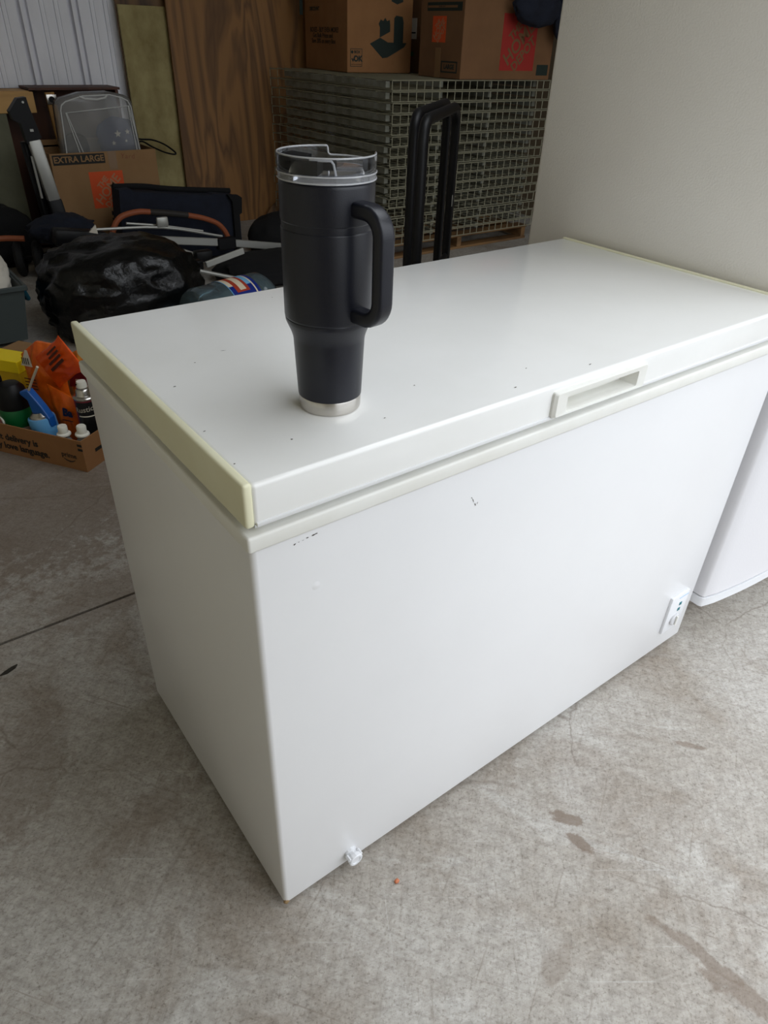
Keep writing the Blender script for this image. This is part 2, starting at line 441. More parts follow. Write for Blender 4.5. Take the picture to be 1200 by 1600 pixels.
# ------------------------------------------------------------------ mesh builder
class MB:
    def __init__(self):
        self.bm = bmesh.new()

    def _xf(self, verts, mtx):
        if mtx is not None:
            bmesh.ops.transform(self.bm, matrix=mtx, verts=verts)

    def box(self, lo, hi, bevel=0.0, seg=2, mtx=None):
        b2 = bmesh.new()
        lo, hi = Vector(lo), Vector(hi)
        bmesh.ops.create_cube(b2, size=1)
        s, c = hi - lo, (hi + lo) / 2
        for v in b2.verts:
            v.co = Vector((v.co.x * s.x, v.co.y * s.y, v.co.z * s.z)) + c
        if bevel:
            bmesh.ops.bevel(b2, geom=list(b2.edges), offset=bevel, segments=seg, profile=0.5, affect='EDGES')
        self._merge(b2, mtx)
        return self

    def _merge(self, b2, mtx=None):
        if mtx is not None:
            bmesh.ops.transform(b2, matrix=mtx, verts=b2.verts)
        tmp = bpy.data.meshes.new('tmp')
        b2.to_mesh(tmp)
        b2.free()
        self.bm.from_mesh(tmp)
        bpy.data.meshes.remove(tmp)

    def cyl(self, p, q, r, r2=None, n=16):
        p, q = Vector(p), Vector(q)
        d = q - p
        b2 = bmesh.new()
        bmesh.ops.create_cone(b2, cap_ends=True, segments=n, radius1=r, radius2=r if r2 is None else r2, depth=d.length)
        mt = Matrix.Translation((p + q) / 2) @ d.to_track_quat('Z', 'Y').to_matrix().to_4x4()
        self._merge(b2, mt)
        return self

    def tube(self, pts, r, n=8, closed=False, flat=1.0):
        """Swept round (or flattened) tube along points with parallel transport."""
        pts = [Vector(p) for p in pts]
        k = len(pts)
        rings = []
        t_prev = None
        u = None
        for i, p in enumerate(pts):
            a = pts[(i - 1) % k] if (closed or i > 0) else p
            c = pts[(i + 1) % k] if (closed or i < k - 1) else p
            t = (c - a).normalized()
            if u is None:
                ref = Vector((0, 0, 1)) if abs(t.z) < 0.9 else Vector((1, 0, 0))
                u = t.cross(ref).normalized()
            else:
                u = (u - t * u.dot(t)).normalized()
            w = t.cross(u)
            rr = r[i] if isinstance(r, (list, tuple)) else r
            rings.append([self.bm.verts.new(p + rr * (math.cos(2 * PI * j / n) * u * flat + math.sin(2 * PI * j / n) * w)) for j in range(n)])
        m = k if closed else k - 1
        for i in range(m):
            A, B = rings[i], rings[(i + 1) % k]
            for j in range(n):
                self.bm.faces.new((A[j], A[(j + 1) % n], B[(j + 1) % n], B[j]))
        if not closed:
            self.bm.faces.new(rings[0][::-1])
            self.bm.faces.new(rings[-1])
        return self

    def lathe(self, prof, n=48, c=(0, 0, 0), a0=0.0, a1=2 * PI, closed_prof=False):
        c = Vector(c)
        full = abs(a1 - a0 - 2 * PI) < 1e-6
        m = n if full else n + 1
        cols = []
        for i in range(m):
            a = a0 + (a1 - a0) * i / n
            col = []
            for (r, z) in prof:
                if r < 1e-6 and full:
                    if i == 0:
                        col.append(self.bm.verts.new(c + Vector((0, 0, z))))
                    else:
                        col.append(cols[0][len(col)])
                else:
                    col.append(self.bm.verts.new(c + Vector((r * math.cos(a), r * math.sin(a), z))))
            cols.append(col)
        K = len(prof)
        for i in range(m if full else m - 1):
            A, B = cols[i], cols[(i + 1) % m]
            for j in range(K if closed_prof else K - 1):
                j2 = (j + 1) % K
                f = []
                for v in (A[j], B[j], B[j2], A[j2]):
                    if v not in f:
                        f.append(v)
                if len(f) > 2:
                    self.bm.faces.new(f)
        if not full and closed_prof:
            self.bm.faces.new(cols[0])
            self.bm.faces.new(cols[-1][::-1])
        return self

    def prism(self, poly, z0, z1, mtx=None):
        b2 = bmesh.new()
        lo = [b2.verts.new((x, y, z0)) for x, y in poly]
        hi = [b2.verts.new((x, y, z1)) for x, y in poly]
        n = len(poly)
        b2.faces.new(lo[::-1])
        b2.faces.new(hi)
        for i in range(n):
            b2.faces.new((lo[i], lo[(i + 1) % n], hi[(i + 1) % n], hi[i]))
        self._merge(b2, mtx)
        return self

    def blob(self, c, rad, amp=0.1, scale=3.0, sub=4, power=2.0, seed=0, zmin=None, ridge=False, flat_top=None):
        """Lumpy closed body: a rounded-box ball pushed about by noise."""
        b2 = bmesh.new()
        bmesh.ops.create_icosphere(b2, subdivisions=sub, radius=1)
        c = Vector(c)
        off = Vector((seed * 3.7, seed * 1.9, seed * 5.3))
        for v in b2.verts:
            d = v.co.normalized()
            k = (abs(d.x) ** power + abs(d.y) ** power + abs(d.z) ** power) ** (-1 / power)
            n1 = noise.fractal(d * scale + off, 0.9, 2.1, 4)
            if ridge:
                n1 = 0.5 - abs(noise.noise(d * scale + off)) * 1.6 + 0.35 * (0.5 - abs(noise.noise(d * scale * 2.7 + off)) * 1.6)
            k *= 1 + amp * n1
            p = Vector((d.x * rad[0], d.y * rad[1], d.z * rad[2])) * k + c
            if zmin is not None and p.z < zmin:
                p.z = zmin
            v.co = p
        self._merge(b2)
        return self

    def build(self, name, m, parent=None, smooth=35, loc=None, kind=None):
        bmesh.ops.remove_doubles(self.bm, verts=self.bm.verts, dist=1e-6)
        bmesh.ops.recalc_face_normals(self.bm, faces=self.bm.faces)
        me = bpy.data.meshes.new(name)
        self.bm.to_mesh(me)
        self.bm.free()
        me.materials.append(M[m] if isinstance(m, str) else m)
        if smooth:
            me.polygons.foreach_set('use_smooth', [True] * len(me.polygons))
            me.set_sharp_from_angle(angle=math.radians(smooth))
        return link(name, me, parent, loc, kind)


def link(name, me, parent=None, loc=None, kind=None):
    o = bpy.data.objects.new(name, me)
    COL.objects.link(o)
    if parent is not None:
        o.parent = parent
    if loc is not None:
        o.location = loc
    if kind:
        o['kind'] = kind
    return o


def thing(name, label, cat, loc=(0, 0, 0), rz=0.0, group=None):
    o = bpy.data.objects.new(name, None)
    o.empty_display_size = 0.05
    COL.objects.link(o)
    o.location = loc
    o.rotation_euler = (0, 0, rz)
    return tag(o, label, cat, group)


def tag(o, label, cat, group=None):
    o['label'] = label
    o['category'] = cat
    if group:
        o['group'] = group
    return o


def copy_tree(o, parent=None):
    c = o.copy()
    COL.objects.link(c)
    if parent is not None:
        c.parent = parent
    for ch in list(o.children):
        copy_tree(ch, c)
    return c


def text_mesh(s, size, bold=0.0, depth=0.0006, align='CENTER', shear=0.0, space=1.0, squeeze=1.0):
    cu = bpy.data.curves.new('lettering', 'FONT')
    cu.body = s
    cu.size = size
    cu.align_x = align
    cu.align_y = 'CENTER'
    cu.extrude = depth / 2
    cu.offset = bold
    cu.shear = shear
    cu.space_character = space
    cu.resolution_u = 3
    ob = bpy.data.objects.new('lettering', cu)
    COL.objects.link(ob)
    bpy.context.view_layer.update()
    dg = bpy.context.evaluated_depsgraph_get()
    me = bpy.data.meshes.new_from_object(ob.evaluated_get(dg))
    bpy.data.objects.remove(ob)
    bpy.data.curves.remove(cu)
    if squeeze != 1.0:
        for v in me.vertices:
            v.co.x *= squeeze
    me.materials.clear()
    return me


def letter(s, size, m, parent, loc, rot=(PI / 2, 0, 0), name='lettering', **kw):
    me = text_mesh(s, size, **kw)
    me.materials.append(M[m])
    o = link(name, me, parent, loc)
    o.rotation_euler = rot
    return o


FRONT = (PI / 2, 0, 0)            # reads on a face looking to -y
LEFT = (PI / 2, 0, -PI / 2)       # reads on a face looking to -x


def arc(c, r, a0, a1, n):
    return [(c[0] + r * math.cos(a0 + (a1 - a0) * i / n), c[1] + r * math.sin(a0 + (a1 - a0) * i / n)) for i in range(n + 1)]


def smooth_path(pts, n=6):
    """Catmull-Rom through the points."""
    P = [Vector(p) for p in pts]
    P = [P[0] * 2 - P[1]] + P + [P[-1] * 2 - P[-2]]
    out = []
    for i in range(1, len(P) - 2):
        for k in range(n):
            t = k / n
            a, b, c, d = P[i - 1], P[i], P[i + 1], P[i + 2]
            out.append(0.5 * ((2 * b) + (c - a) * t + (2 * a - 5 * b + 4 * c - d) * t * t + (3 * b - a - 3 * c + d) * t ** 3))
    out.append(P[-2])
    return out


# ================================================================== THE SETTING
RX0, RX1, RY1, RZ = -1.15, 4.6, 4.9, 3.5
# floor: two slabs with a sawn joint between them
JY = 0.93
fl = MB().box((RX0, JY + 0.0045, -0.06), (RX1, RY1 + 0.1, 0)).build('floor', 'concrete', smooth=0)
fl['kind'] = 'structure'
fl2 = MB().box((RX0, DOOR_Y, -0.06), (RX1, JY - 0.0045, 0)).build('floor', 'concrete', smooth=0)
fl2['kind'] = 'structure'
jb = MB().box((RX0, JY - 0.006, -0.07), (RX1, JY + 0.006, -0.014)).build('trim_1', 'black', smooth=0)
jb['kind'] = 'structure'
# outside apron
MB().box((-14, -16, -0.12), (16, DOOR_Y, -0.03)).build('ground', 'asphalt', smooth=0, kind='structure')


def corrugated(x0, x1, z1, phase):
    """Box-rib sheet running along x, with upright grooves pressed into it."""
    prof = []
    pitch = 0.305
    k = math.floor((x0 - phase) / pitch) - 1
    while phase + k * pitch < x1 + pitch:
        a = phase + k * pitch
        for dx, dy in ((0, 0), (0.003, 0.030), (0.019, 0.030), (0.022, 0), (0.022, -0.010), (0.042, -0.010), (0.042, 0), (0.045, 0.030), (0.064, 0.030), (0.067, 0),
                       (0.130, 0), (0.132, 0.010), (0.138, 0.010), (0.140, 0), (0.158, 0), (0.160, 0.006), (0.164, 0.006), (0.166, 0),
                       (0.215, 0), (0.217, 0.010), (0.223, 0.010), (0.225, 0), (0.243, 0), (0.245, 0.006), (0.249, 0.006), (0.251, 0)):
            prof.append((a + dx, dy))
        k += 1
    prof = [p for p in prof if x0 <= p[0] <= x1]
    mb = MB()
    lo = [mb.bm.verts.new((x, y, 0)) for x, y in prof]
    hi = [mb.bm.verts.new((x, y, z1)) for x, y in prof]
    lo2 = [mb.bm.verts.new((x, y + 0.004, 0)) for x, y in prof]
    hi2 = [mb.bm.verts.new((x, y + 0.004, z1)) for x, y in prof]
    for i in range(len(prof) - 1):
        mb.bm.faces.new((lo[i], lo[i + 1], hi[i + 1], hi[i]))
        mb.bm.faces.new((lo2[i + 1], lo2[i], hi2[i], hi2[i + 1]))
    return mb


w = corrugated(RX0, RX1, RZ, 1.045).build('wall_back', 'galv', smooth=0, loc=(0, RY1, 0), kind='structure')
MB().box((RX0 - 0.1, DOOR_Y, 0), (RX0, RY1 + 0.1, RZ)).build('wall_left', 'wall_paint', smooth=0, kind='structure')
MB().box((RX1, DOOR_Y, 0), (RX1 + 0.1, RY1 + 0.1, RZ)).build('wall_right', 'wall_brown', smooth=0, kind='structure')
cl = MB()
cl.box((RX0 - 0.1, DOOR_Y - 0.1, RZ), (ROOF_X0, RY1 + 0.1, RZ + 0.08))
cl.box((ROOF_X1, DOOR_Y - 0.1, RZ), (RX1 + 0.1, RY1 + 0.1, RZ + 0.08))
cl.box((ROOF_X0, DOOR_Y - 0.1, RZ), (ROOF_X1, ROOF_Y0, RZ + 0.08))
cl.box((ROOF_X0, ROOF_Y1, RZ), (ROOF_X1, RY1 + 0.1, RZ + 0.08))
cl.build('ceiling', 'ceiling', smooth=0, kind='structure')
wf = MB()
wf.box((RX0 - 0.1, DOOR_Y - 0.12, 0), (DOOR_X0, DOOR_Y, RZ))
wf.box((DOOR_X1, DOOR_Y - 0.12, 0), (RX1 + 0.1, DOOR_Y, RZ))
wf.box((DOOR_X0, DOOR_Y - 0.12, DOOR_H), (DOOR_X1, DOOR_Y, RZ))
wf.build('wall_front', 'wall_paint', smooth=0, kind='structure')

# ================================================================== CHEST FREEZER
FW, FD, FH = 1.136, 0.570, 0.850
fz = thing('chest_freezer', 'long white chest freezer with a flat lid, standing on the concrete in front', 'freezer')
MB().box((0, 0, 0.012), (FW, FD, 0.772), 0.007, 3).build('cabinet_body', 'enamel', fz)
rm = MB()
o = 0.0045
rm.box((-o, -o, 0.7665), (FW + o, FD + o, 0.7875), 0.0035, 3)
rm.build('rim_trim', 'rim', fz)
MB().box((0.012, 0.010, 0.785), (FW - 0.012, FD - 0.01, 0.8015)).build('lid_gasket', 'gasket', fz)
# lid with a cut for the recessed grip
ZL = 0.7985
HX0, HX1, HZ0, HZ1 = 0.486, 0.641, 0.8085, 0.8300
lidm = MB().box((0.006, -0.0025, ZL), (FW - 0.006, FD, FH), 0.0055, 4)
lid = lidm.build('lid', 'enamel_top', fz)
cut = MB().box((HX0, -0.05, HZ0), (HX1, 0.020, HZ1)).build('cutter', 'white_plastic', fz)
bo = lid.modifiers.new('grip cut', 'BOOLEAN')
bo.object = cut
bo.solver = 'EXACT'
bpy.context.view_layer.update()
me = bpy.data.meshes.new_from_object(lid.evaluated_get(bpy.context.evaluated_depsgraph_get()))
lid.modifiers.clear()
lid.data = me
me.set_sharp_from_angle(angle=math.radians(35))
bpy.data.objects.remove(cut)
e1 = MB().box((-0.0035, -0.0020, ZL - 0.001), (0.0075, FD + 0.002, FH + 0.0022), 0.0035, 3).build('end_band', 'ivory', fz)
e1['label'] = 'yellowed ivory plastic end band'
MB().box((FW - 0.0075, -0.0020, ZL - 0.001), (FW + 0.0035, FD + 0.002, FH + 0.0022), 0.0035, 3).build('end_band', 'ivory', fz)
MB().box((0.0085, -0.0042, ZL - 0.0005), (FW - 0.0085, 0.004, ZL + 0.0052), 0.0012, 2).build('lid_lip', 'enamel', fz)
# grip bezel
g = MB()


def rect_loop(bm, x0, x1, z0, z1, y, r=0.003, n=3):
    pts = []
    for (cx, cz, a) in ((x1 - r, z1 - r, 0), (x0 + r, z1 - r, PI / 2), (x0 + r, z0 + r, PI), (x1 - r, z0 + r, 1.5 * PI)):
        for i in range(n + 1):
            t = a + PI / 2 * i / n
            pts.append(bm.verts.new((cx + r * math.cos(t), y, cz + r * math.sin(t))))
    return pts


loops = [rect_loop(g.bm, 0.4590, 0.6640, 0.8020, 0.8405, -0.0020, 0.004),
         rect_loop(g.bm, 0.4590, 0.6640, 0.8020, 0.8405, -0.0065, 0.004),
         rect_loop(g.bm, 0.4625, 0.6605, 0.8040, 0.8385, -0.0105, 0.004),
         rect_loop(g.bm, 0.4840, 0.6430, 0.8075, 0.8320, -0.0095, 0.003),
         rect_loop(g.bm, HX0 + 0.0005, HX1 - 0.0005, HZ0 + 0.0005, HZ1 - 0.0005, -0.003, 0.002),
         rect_loop(g.bm, HX0 + 0.002, HX1 - 0.002, HZ0 + 0.0005, HZ1 - 0.0005, 0.0185, 0.002)]
for A, B in zip(loops, loops[1:]):
    for i in range(len(A)):
        g.bm.faces.new((A[i], A[(i + 1) % len(A)], B[(i + 1) % len(A)], B[i]))
g.bm.faces.new(loops[-1])
g.build('lid_grip', 'rim', fz)
# thermostat plate
tp = MB().box((1.0285, -0.0065, 0.071), (1.0975, 0.001, 0.1825), 0.002, 2).build('control_plate', 'white_plastic', fz)
dl = MB()
dl.lathe([(0.0, 0.0), (0.0165, 0.0), (0.0165, 0.004), (0.014, 0.006), (0.0, 0.006)], 32)
dial = dl.build('dial', 'dial_ring', tp)
dial.location = (1.063, -0.006, 0.105)
dial.rotation_euler = (PI / 2, 0, 0)
MB().box((1.061, -0.0165, 0.091), (1.065, -0.0118, 0.119), 0.001, 1).build('dial_pointer', 'rim', tp)
for zc in (0.1335, 0.151):
    MB().box((1.0655, -0.0078, zc - 0.0045), (1.0745, -0.006, zc + 0.0045), 0.0006, 1).build('indicator_light', 'teal', tp)
MB().box((1.058, -0.0070, 0.1705), (1.094, -0.0060, 0.1735)).build('print_line', 'pale_blue', tp)
# drain cap
dr = MB()
dr.lathe([(0.0, 0.0), (0.0125, 0.0), (0.0125, 0.004), (0.0105, 0.005), (0.0105, 0.012), (0.0135, 0.012), (0.0135, 0.0185), (0.012, 0.0200), (0.0085, 0.0200), (0.0080, 0.0185), (0.0, 0.0185)], 12)
dcap = dr.build('drain_cap', 'white_plastic', fz, smooth=25)
dcap.location = (0.133, 0.0, 0.040)
dcap.rotation_euler = (PI / 2, 0, 0)
for a in (0.5, 2.6, 4.7):
    mtx = Matrix.Rotation(a, 4, 'Z')
    MB().box((0.0115, -0.003, 0.006), (0.0155, 0.003, 0.0175), 0.0008, 1, mtx).build('drain_lug', 'white_plastic', dcap)
for fx in (0.05, FW - 0.012 - 0.02):
    for fy in (0.03, FD - 0.05):
        MB().cyl((fx, fy, 0), (fx, fy, 0.014), 0.014, n=14).build('foot', 'black', fz)
# shallow dent in the front panel
dent = MB().lathe([(0.0, 0.0009), (0.0015, 0.0010), (0.0040, 0.0004), (0.0075, 0.0001), (0.009, 0.0)], 24).build('dent', 'enamel', fz)
dent.location = (0.080, 0.0002, 0.681)
dent.rotation_euler = (PI / 2, 0, 0)
# wear: scuffs and chips in the paint
sc = MB()


def fleck(mb, x, y, z, sx, sz, ax='y', rot=0.0, seed=0):
    rnd = random.Random(seed)
    pts = []
    for i in range(8):
        a = 2 * PI * i / 8
        k = 0.7 + 0.6 * rnd.random()
        pts.append((sx * k * math.cos(a), sz * k * math.sin(a)))
    c, s = math.cos(rot), math.sin(rot)
    pts = [(px * c - pz * s, px * s + pz * c) for px, pz in pts]
    if ax == 'y':
        vs = [mb.bm.verts.new((x + px, y, z + pz)) for px, pz in pts]
    else:
        vs = [mb.bm.verts.new((x + px, y + pz, z)) for px, pz in pts]
    mb.bm.faces.new(vs)


for i, (x, z, sx, sz, r) in enumerate(((0.0535, 0.7545, .0016, .0008, .3), (0.0590, 0.7556, .0009, .0004, 0), (0.0645, 0.7557, .0009, .0003, 0),
                                       (0.0705, 0.7569, .0016, .0007, .2), (0.0785, 0.7576, .0030, .0009, .1), (0.0825, 0.7579, .0016, .0007, 0),
                                       (0.329, 0.7165, .0012, .0006, -1.0), (0.3325, 0.711, .0045, .0006, -1.15), (0.3375, 0.7025, .0030, .0008, -1.2),
                                       (0.3415, 0.7035, .0020, .0005, 1.1))):
    fleck(sc, x, -0.0004, z, sx, sz, 'y', r, i)
for i, (x, y, sx, sy, r) in enumerate(((.037, .264, .0016, .0012, 0), (.091, .323, .0012, .001, 0), (.143, .343, .004, .0006, -.3), (.017, .131, .0018, .0008, .2),
                                       (.012, .046, .0014, .0010, 0), (.322, .522, .0016, .001, .4), (.09, .06, .0012, .001, 0), (.21, .045, .0014, .001, 0),
                                       (.41, .022, .0024, .0010, .2), (.47, .06, .002, .0008, .4), (.56, .02, .003, .001, .1), (.30, .10, .001, .001, 0))):
    fleck(sc, x, y, FH + 0.0004, sx, sy, 'z', r, 40 + i)
sc.build('scuff', 'scuff', fz, smooth=0, kind='stuff')
dn = MB()
dn.blob((0.0045, 0.0030, 0.0165), (0.0055, 0.0045, 0.006), 0.2, 3, 2)
dn.build('rust_spot', 'rust', fz)

# ================================================================== REFRIGERATOR
FX0, FX1, FYB = 1.152, 1.902, 0.700
fr = thing('refrigerator', 'tall white refrigerator standing against the far end of the chest freezer', 'refrigerator', (FX0, 0, 0))
fw = FX1 - FX0
MB().box((0, 0.046, 0.035), (fw, FYB, 1.74), 0.008, 3).build('cabinet_body', 'fridge', fr)
MB().box((0.012, 0.034, 0.15), (fw - 0.012, 0.05, 1.72)).build('door_gasket', 'gasket', fr)


def bowed(inset, fronty, bulge):
    cx = fw / 2
    half = fw / 2 - inset
    R = (half * half + bulge * bulge) / (2 * bulge)
    pts = [(inset, 0.036)]
    rc = 0.012
    pts += [(inset, fronty + rc), (inset + 0.0012, fronty + rc * 0.5), (inset + 0.0045, fronty + 0.002)]
    for i in range(1, 24):
        x = -half + 0.010 + (2 * half - 0.02) * i / 24
        pts.append((cx + x, fronty + (R - bulge) - math.sqrt(R * R - x * x)))
    pts += [(fw - inset - 0.0045, fronty + 0.002), (fw - inset - 0.0012, fronty + rc * 0.5), (fw - inset, fronty + rc), (fw - inset, 0.036)]
    return pts


MB().prism(bowed(0.0015, -0.021, 0.036), 0.1355, 1.735).build('door', 'fridge_door', fr, smooth=40)
dcp = MB().prism(bowed(-0.0010, -0.0240, 0.036), 0.1080, 0.1325).build('door_end_cap', 'white_plastic', fr, smooth=40)
MB().prism(bowed(0.004, -0.019, 0.036), 0.130, 0.138).build('door_seam', 'scuff', dcp, smooth=40)
MB().box((0.02, 0.11, 0.02), (fw - 0.02, 0.13, 0.10)).build('toe_grille', 'scuff', fr)
for fx in (0.06, fw - 0.06):
    for fy in (0.16, FYB - 0.06):
        MB().cyl((fx, fy, 0), (fx, fy, 0.04), 0.018, n=14).build('foot', 'black', fr)
MB().tube([(fw - 0.06, -0.05, 0.75), (fw - 0.06, -0.085, 0.77), (fw - 0.06, -0.09, 0.95), (fw - 0.06, -0.085, 1.13), (fw - 0.06, -0.05, 1.15)], 0.011, 10).build('door_handle', 'white_plastic', fr)

# ================================================================== TUMBLER
tx, ty = 0.1765, 0.1140
tb = thing('travel_tumbler', 'matte black travel tumbler with a handle and clear lid, standing on the freezer lid', 'tumbler', (tx, ty, FH + 0.0002))
MB().lathe([(0.0, 0.001), (0.034, 0.001), (0.0345, 0.0), (0.0362, 0.0), (0.0372, 0.0012), (0.0376, 0.003), (0.0380, 0.0165), (0.0375, 0.0175), (0.0, 0.0175)], 64).build('steel_base', 'steel', tb)
prof = [(0.0, 0.0172), (0.0376, 0.0172), (0.0384, 0.0178), (0.0388, 0.025), (0.0416, 0.086), (0.0421, 0.0895), (0.0432, 0.0935), (0.0450, 0.0985), (0.0472, 0.1035), (0.0489, 0.1075),
        (0.0496, 0.1095), (0.04985, 0.1120), (0.0500, 0.1130), (0.04965, 0.1136), (0.0500, 0.1142), (0.0504, 0.1160),
        (0.0505, 0.2080), (0.0503, 0.2090), (0.0496, 0.2096), (0.0497, 0.2110), (0.0497, 0.2150), (0.0496, 0.2164), (0.0503, 0.2170), (0.0505, 0.2180),
        (0.0505, 0.2520), (0.0500, 0.2548), (0.0488, 0.2560), (0.046, 0.2560), (0.046, 0.20), (0.0, 0.20)]
MB().lathe(prof, 72).build('cup_body', 'powder', tb, smooth=40)
# handle: rounded-rectangle section swept round a D
hd = Vector((0.126, -0.992, 0)).normalized()
hs = Vector((0, 0, 1)).cross(hd)
hp = []
R_out, z_top, z_bot, rc = 0.0870, 0.2335, 0.1250, 0.022


def hpt(r, z):
    return hd * r + Vector((0, 0, z))


hp += [hpt(0.047, z_top), hpt(0.056, z_top), hpt(R_out - rc, z_top)]
for i in range(1, 9):
    a = PI / 2 - PI / 2 * i / 8
    hp.append(hpt(R_out - rc + rc * math.cos(a), z_top - rc + rc * math.sin(a)))
for i in range(1, 4):
    hp.append(hpt(R_out, z_top - rc - (z_top - z_bot - 2 * rc) * i / 4))
for i in range(0, 9):
    a = -PI / 2 * i / 8
    hp.append(hpt(R_out - rc + rc * math.cos(a), z_bot + rc + rc * math.sin(a)))
hp += [hpt(0.056, z_bot), hpt(0.047, z_bot)]
hm = MB()
rings = []
for i, p in enumerate(hp):
    a, c = hp[max(i - 1, 0)], hp[min(i + 1, len(hp) - 1)]
    t = (c - a).normalized()
    nrm = hs.cross(t).normalized()
    hw, ht, cr = 0.0105, 0.0080, 0.0050
    ring = []
    for (sx, sy, a0) in ((1, 1, 0), (-1, 1, PI / 2), (-1, -1, PI), (1, -1, 1.5 * PI)):
        for k in range(5):
            an = a0 + PI / 2 * k / 4
            ring.append(hm.bm.verts.new(p + hs * (sx * (hw - cr) + cr * math.cos(an)) + nrm * (sy * (ht - cr) + cr * math.sin(an))))
    rings.append(ring)
for A, B in zip(rings, rings[1:]):
    for j in range(len(A)):
        hm.bm.faces.new((A[j], A[(j + 1) % len(A)], B[(j + 1) % len(A)], B[j]))
hm.bm.faces.new(rings[0])
hm.bm.faces.new(rings[-1][::-1])
hm.build('handle', 'powder', tb, smooth=50)
# clear lid: plug, flange and a wall with a low cut-out
ld = MB()
ld.lathe([(0.0, 0.2500), (0.0450, 0.2500), (0.0450, 0.2562), (0.0500, 0.2562), (0.0512, 0.2572), (0.0512, 0.2625), (0.0500, 0.2635), (0.0, 0.2600)], 72)
lid_c = ld.build('clear_lid', 'cup_flange', tb, smooth=40)
D = math.radians
LO_A, LO_B = -25, 57              # the wall is cut low between these angles


def wall_ring(a0, a1, z0, z1, n):
    mb = MB()
    mb.lathe([(0.0492, z0), (0.0512, z0), (0.0516, z1 - 0.001), (0.0511, z1), (0.0499, z1), (0.0495, z1 - 0.001)], n, a0=a0, a1=a1, closed_prof=True)
    return mb


wall_ring(D(LO_B), D(360 + LO_A), 0.2634, 0.2800, 66).build('lid_wall', 'cup_clear', lid_c, smooth=40)
wall_ring(D(LO_A), D(LO_B), 0.2634, 0.2715, 22).build('lid_wall', 'cup_clear', lid_c, smooth=40)
RW = 0.0505
edge = [(a, 0.2800) for a in range(LO_B, 361 + LO_A, 4)] + [(360 + LO_A + 1, 0.2785), (360 + LO_A + 1.5, 0.2735), (360 + LO_A + 3, 0.2718)]
edge += [(a, 0.2714) for a in range(360 + LO_A + 6, 360 + LO_B - 3, 4)] + [(360 + LO_B - 3, 0.2718), (360 + LO_B - 1.5, 0.2735), (360 + LO_B - 1, 0.2785)]
MB().tube([(RW * math.cos(D(a)), RW * math.sin(D(a)), z) for a, z in edge], 0.0010, 8, True).build('rim_edge', 'cup_edge', lid_c, smooth=60)
for z, rr in ((0.2636, 0.0515), (0.2575, 0.0513)):
    MB().tube([(rr * math.cos(D(a)), rr * math.sin(D(a)), z) for a in range(0, 360, 5)], 0.0009, 6, True).build('flange_bead', 'cup_edge', lid_c, smooth=60)
# black slider inside the wall
sl = MB()
sl.lathe([(0.020, 0.2642), (0.0474, 0.2642), (0.0478, 0.2755), (0.0462, 0.2770), (0.020, 0.2765)], 20, a0=D(108), a1=D(226), closed_prof=True)
sl.build('slider', 'slider', tb, smooth=40)
gt = MB()
gt.box((-0.012, -0.010, 0.2642), (0.006, 0.006, 0.2725), 0.001, 1, Matrix.Rotation(D(57), 4, 'Z'))
gt.build('slider_tab', 'slider', tb)
MB().tube([(0.0440 * math.cos(D(a)), 0.0440 * math.sin(D(a)), 0.2775) for a in (215, 222, 229, 236, 243)] + [(0.0440 * math.cos(D(246)), 0.0440 * math.sin(D(246)), 0.2745), (0.0440 * math.cos(D(249)), 0.0440 * math.sin(D(249)), 0.2642)], 0.0012, 8).build('lid_rail', 'cup_edge', lid_c)
MB().lathe([(0.0, 0.2638), (0.040, 0.2638), (0.042, 0.2652), (0.040, 0.2660), (0.0, 0.2650)], 40).build('lid_floor', 'cup_clear', lid_c, smooth=40)

# ================================================================== STACK OF WIRE DECKS ON A PALLET
SX, SY, SW, SD = 2.62, 3.21, 1.36, 1.46
pal = thing('wooden_pallet', 'brown wooden pallet under the stack of wire shelf decks', 'pallet', (SX + 0.01, SY + 0.02, 0))
for i in range(8):
    y0 = 0.01 + i * 0.185
    MB().box((0, y0, 0.082), (SW - 0.02, y0 + 0.095, 0.098), 0.002, 1).build('board', 'pallet', pal)
for x0 in (0.0, 0.64, 1.29):
    MB().box((x0, 0.012, 0.016), (x0 + 0.04, SD - 0.03, 0.082), 0.002, 1).build('stringer', 'pallet', pal)
for y0 in (0.012, 0.66, 1.30):
    MB().box((0, y0, 0), (SW - 0.02, y0 + 0.095, 0.016), 0.002, 1).build('bottom_board', 'pallet', pal)

LH = 0.0582
NDECK = 16


def wire_bar(mb, a, b, r=0.0028):
    mb.cyl(a, b, r, n=4)


def make_deck():
    rt = thing('wire_deck', '', 'wire deck', group='wire shelf decks stacked on the pallet')
    mb = MB()
    nw = 23
    for i in range(nw):
        x = 0.004 + (SW - 0.008) * i / (nw - 1)
        wire_bar(mb, (x, 0, LH - 0.004), (x, SD, LH - 0.004))
        wire_bar(mb, (x, SD, 0.004), (x, SD, LH - 0.004))
    for j in range(7):
        y = 0.16 + (SD - 0.17) * j / 6
        wire_bar(mb, (0, y, LH - 0.009), (SW, y, LH - 0.009))
    mb.build('wire_grid', 'wire', rt, smooth=0, kind='stuff')
    lp = MB()
    for i in range(nw):
        x = 0.004 + (SW - 0.008) * i / (nw - 1)
        wire_bar(lp, (x, 0, 0.003), (x, 0, LH - 0.002), 0.0030)
    for z in (0.0045, LH - 0.004):
        wire_bar(lp, (0, -0.002, z), (SW, -0.002, z), 0.0030)
    lp.build('waterfall_lip', 'wire', rt, smooth=0, kind='stuff')
    ch = MB().box((0, 0.10, 0.013), (0.03, SD - 0.16, LH - 0.013)).build('support_channel', 'channel', rt, smooth=0, loc=(0.03, 0, 0))
    for x in (0.45, 0.88, 1.30):
        c = ch.copy()
        COL.objects.link(c)
        c.location = (x, 0, 0)
    return rt


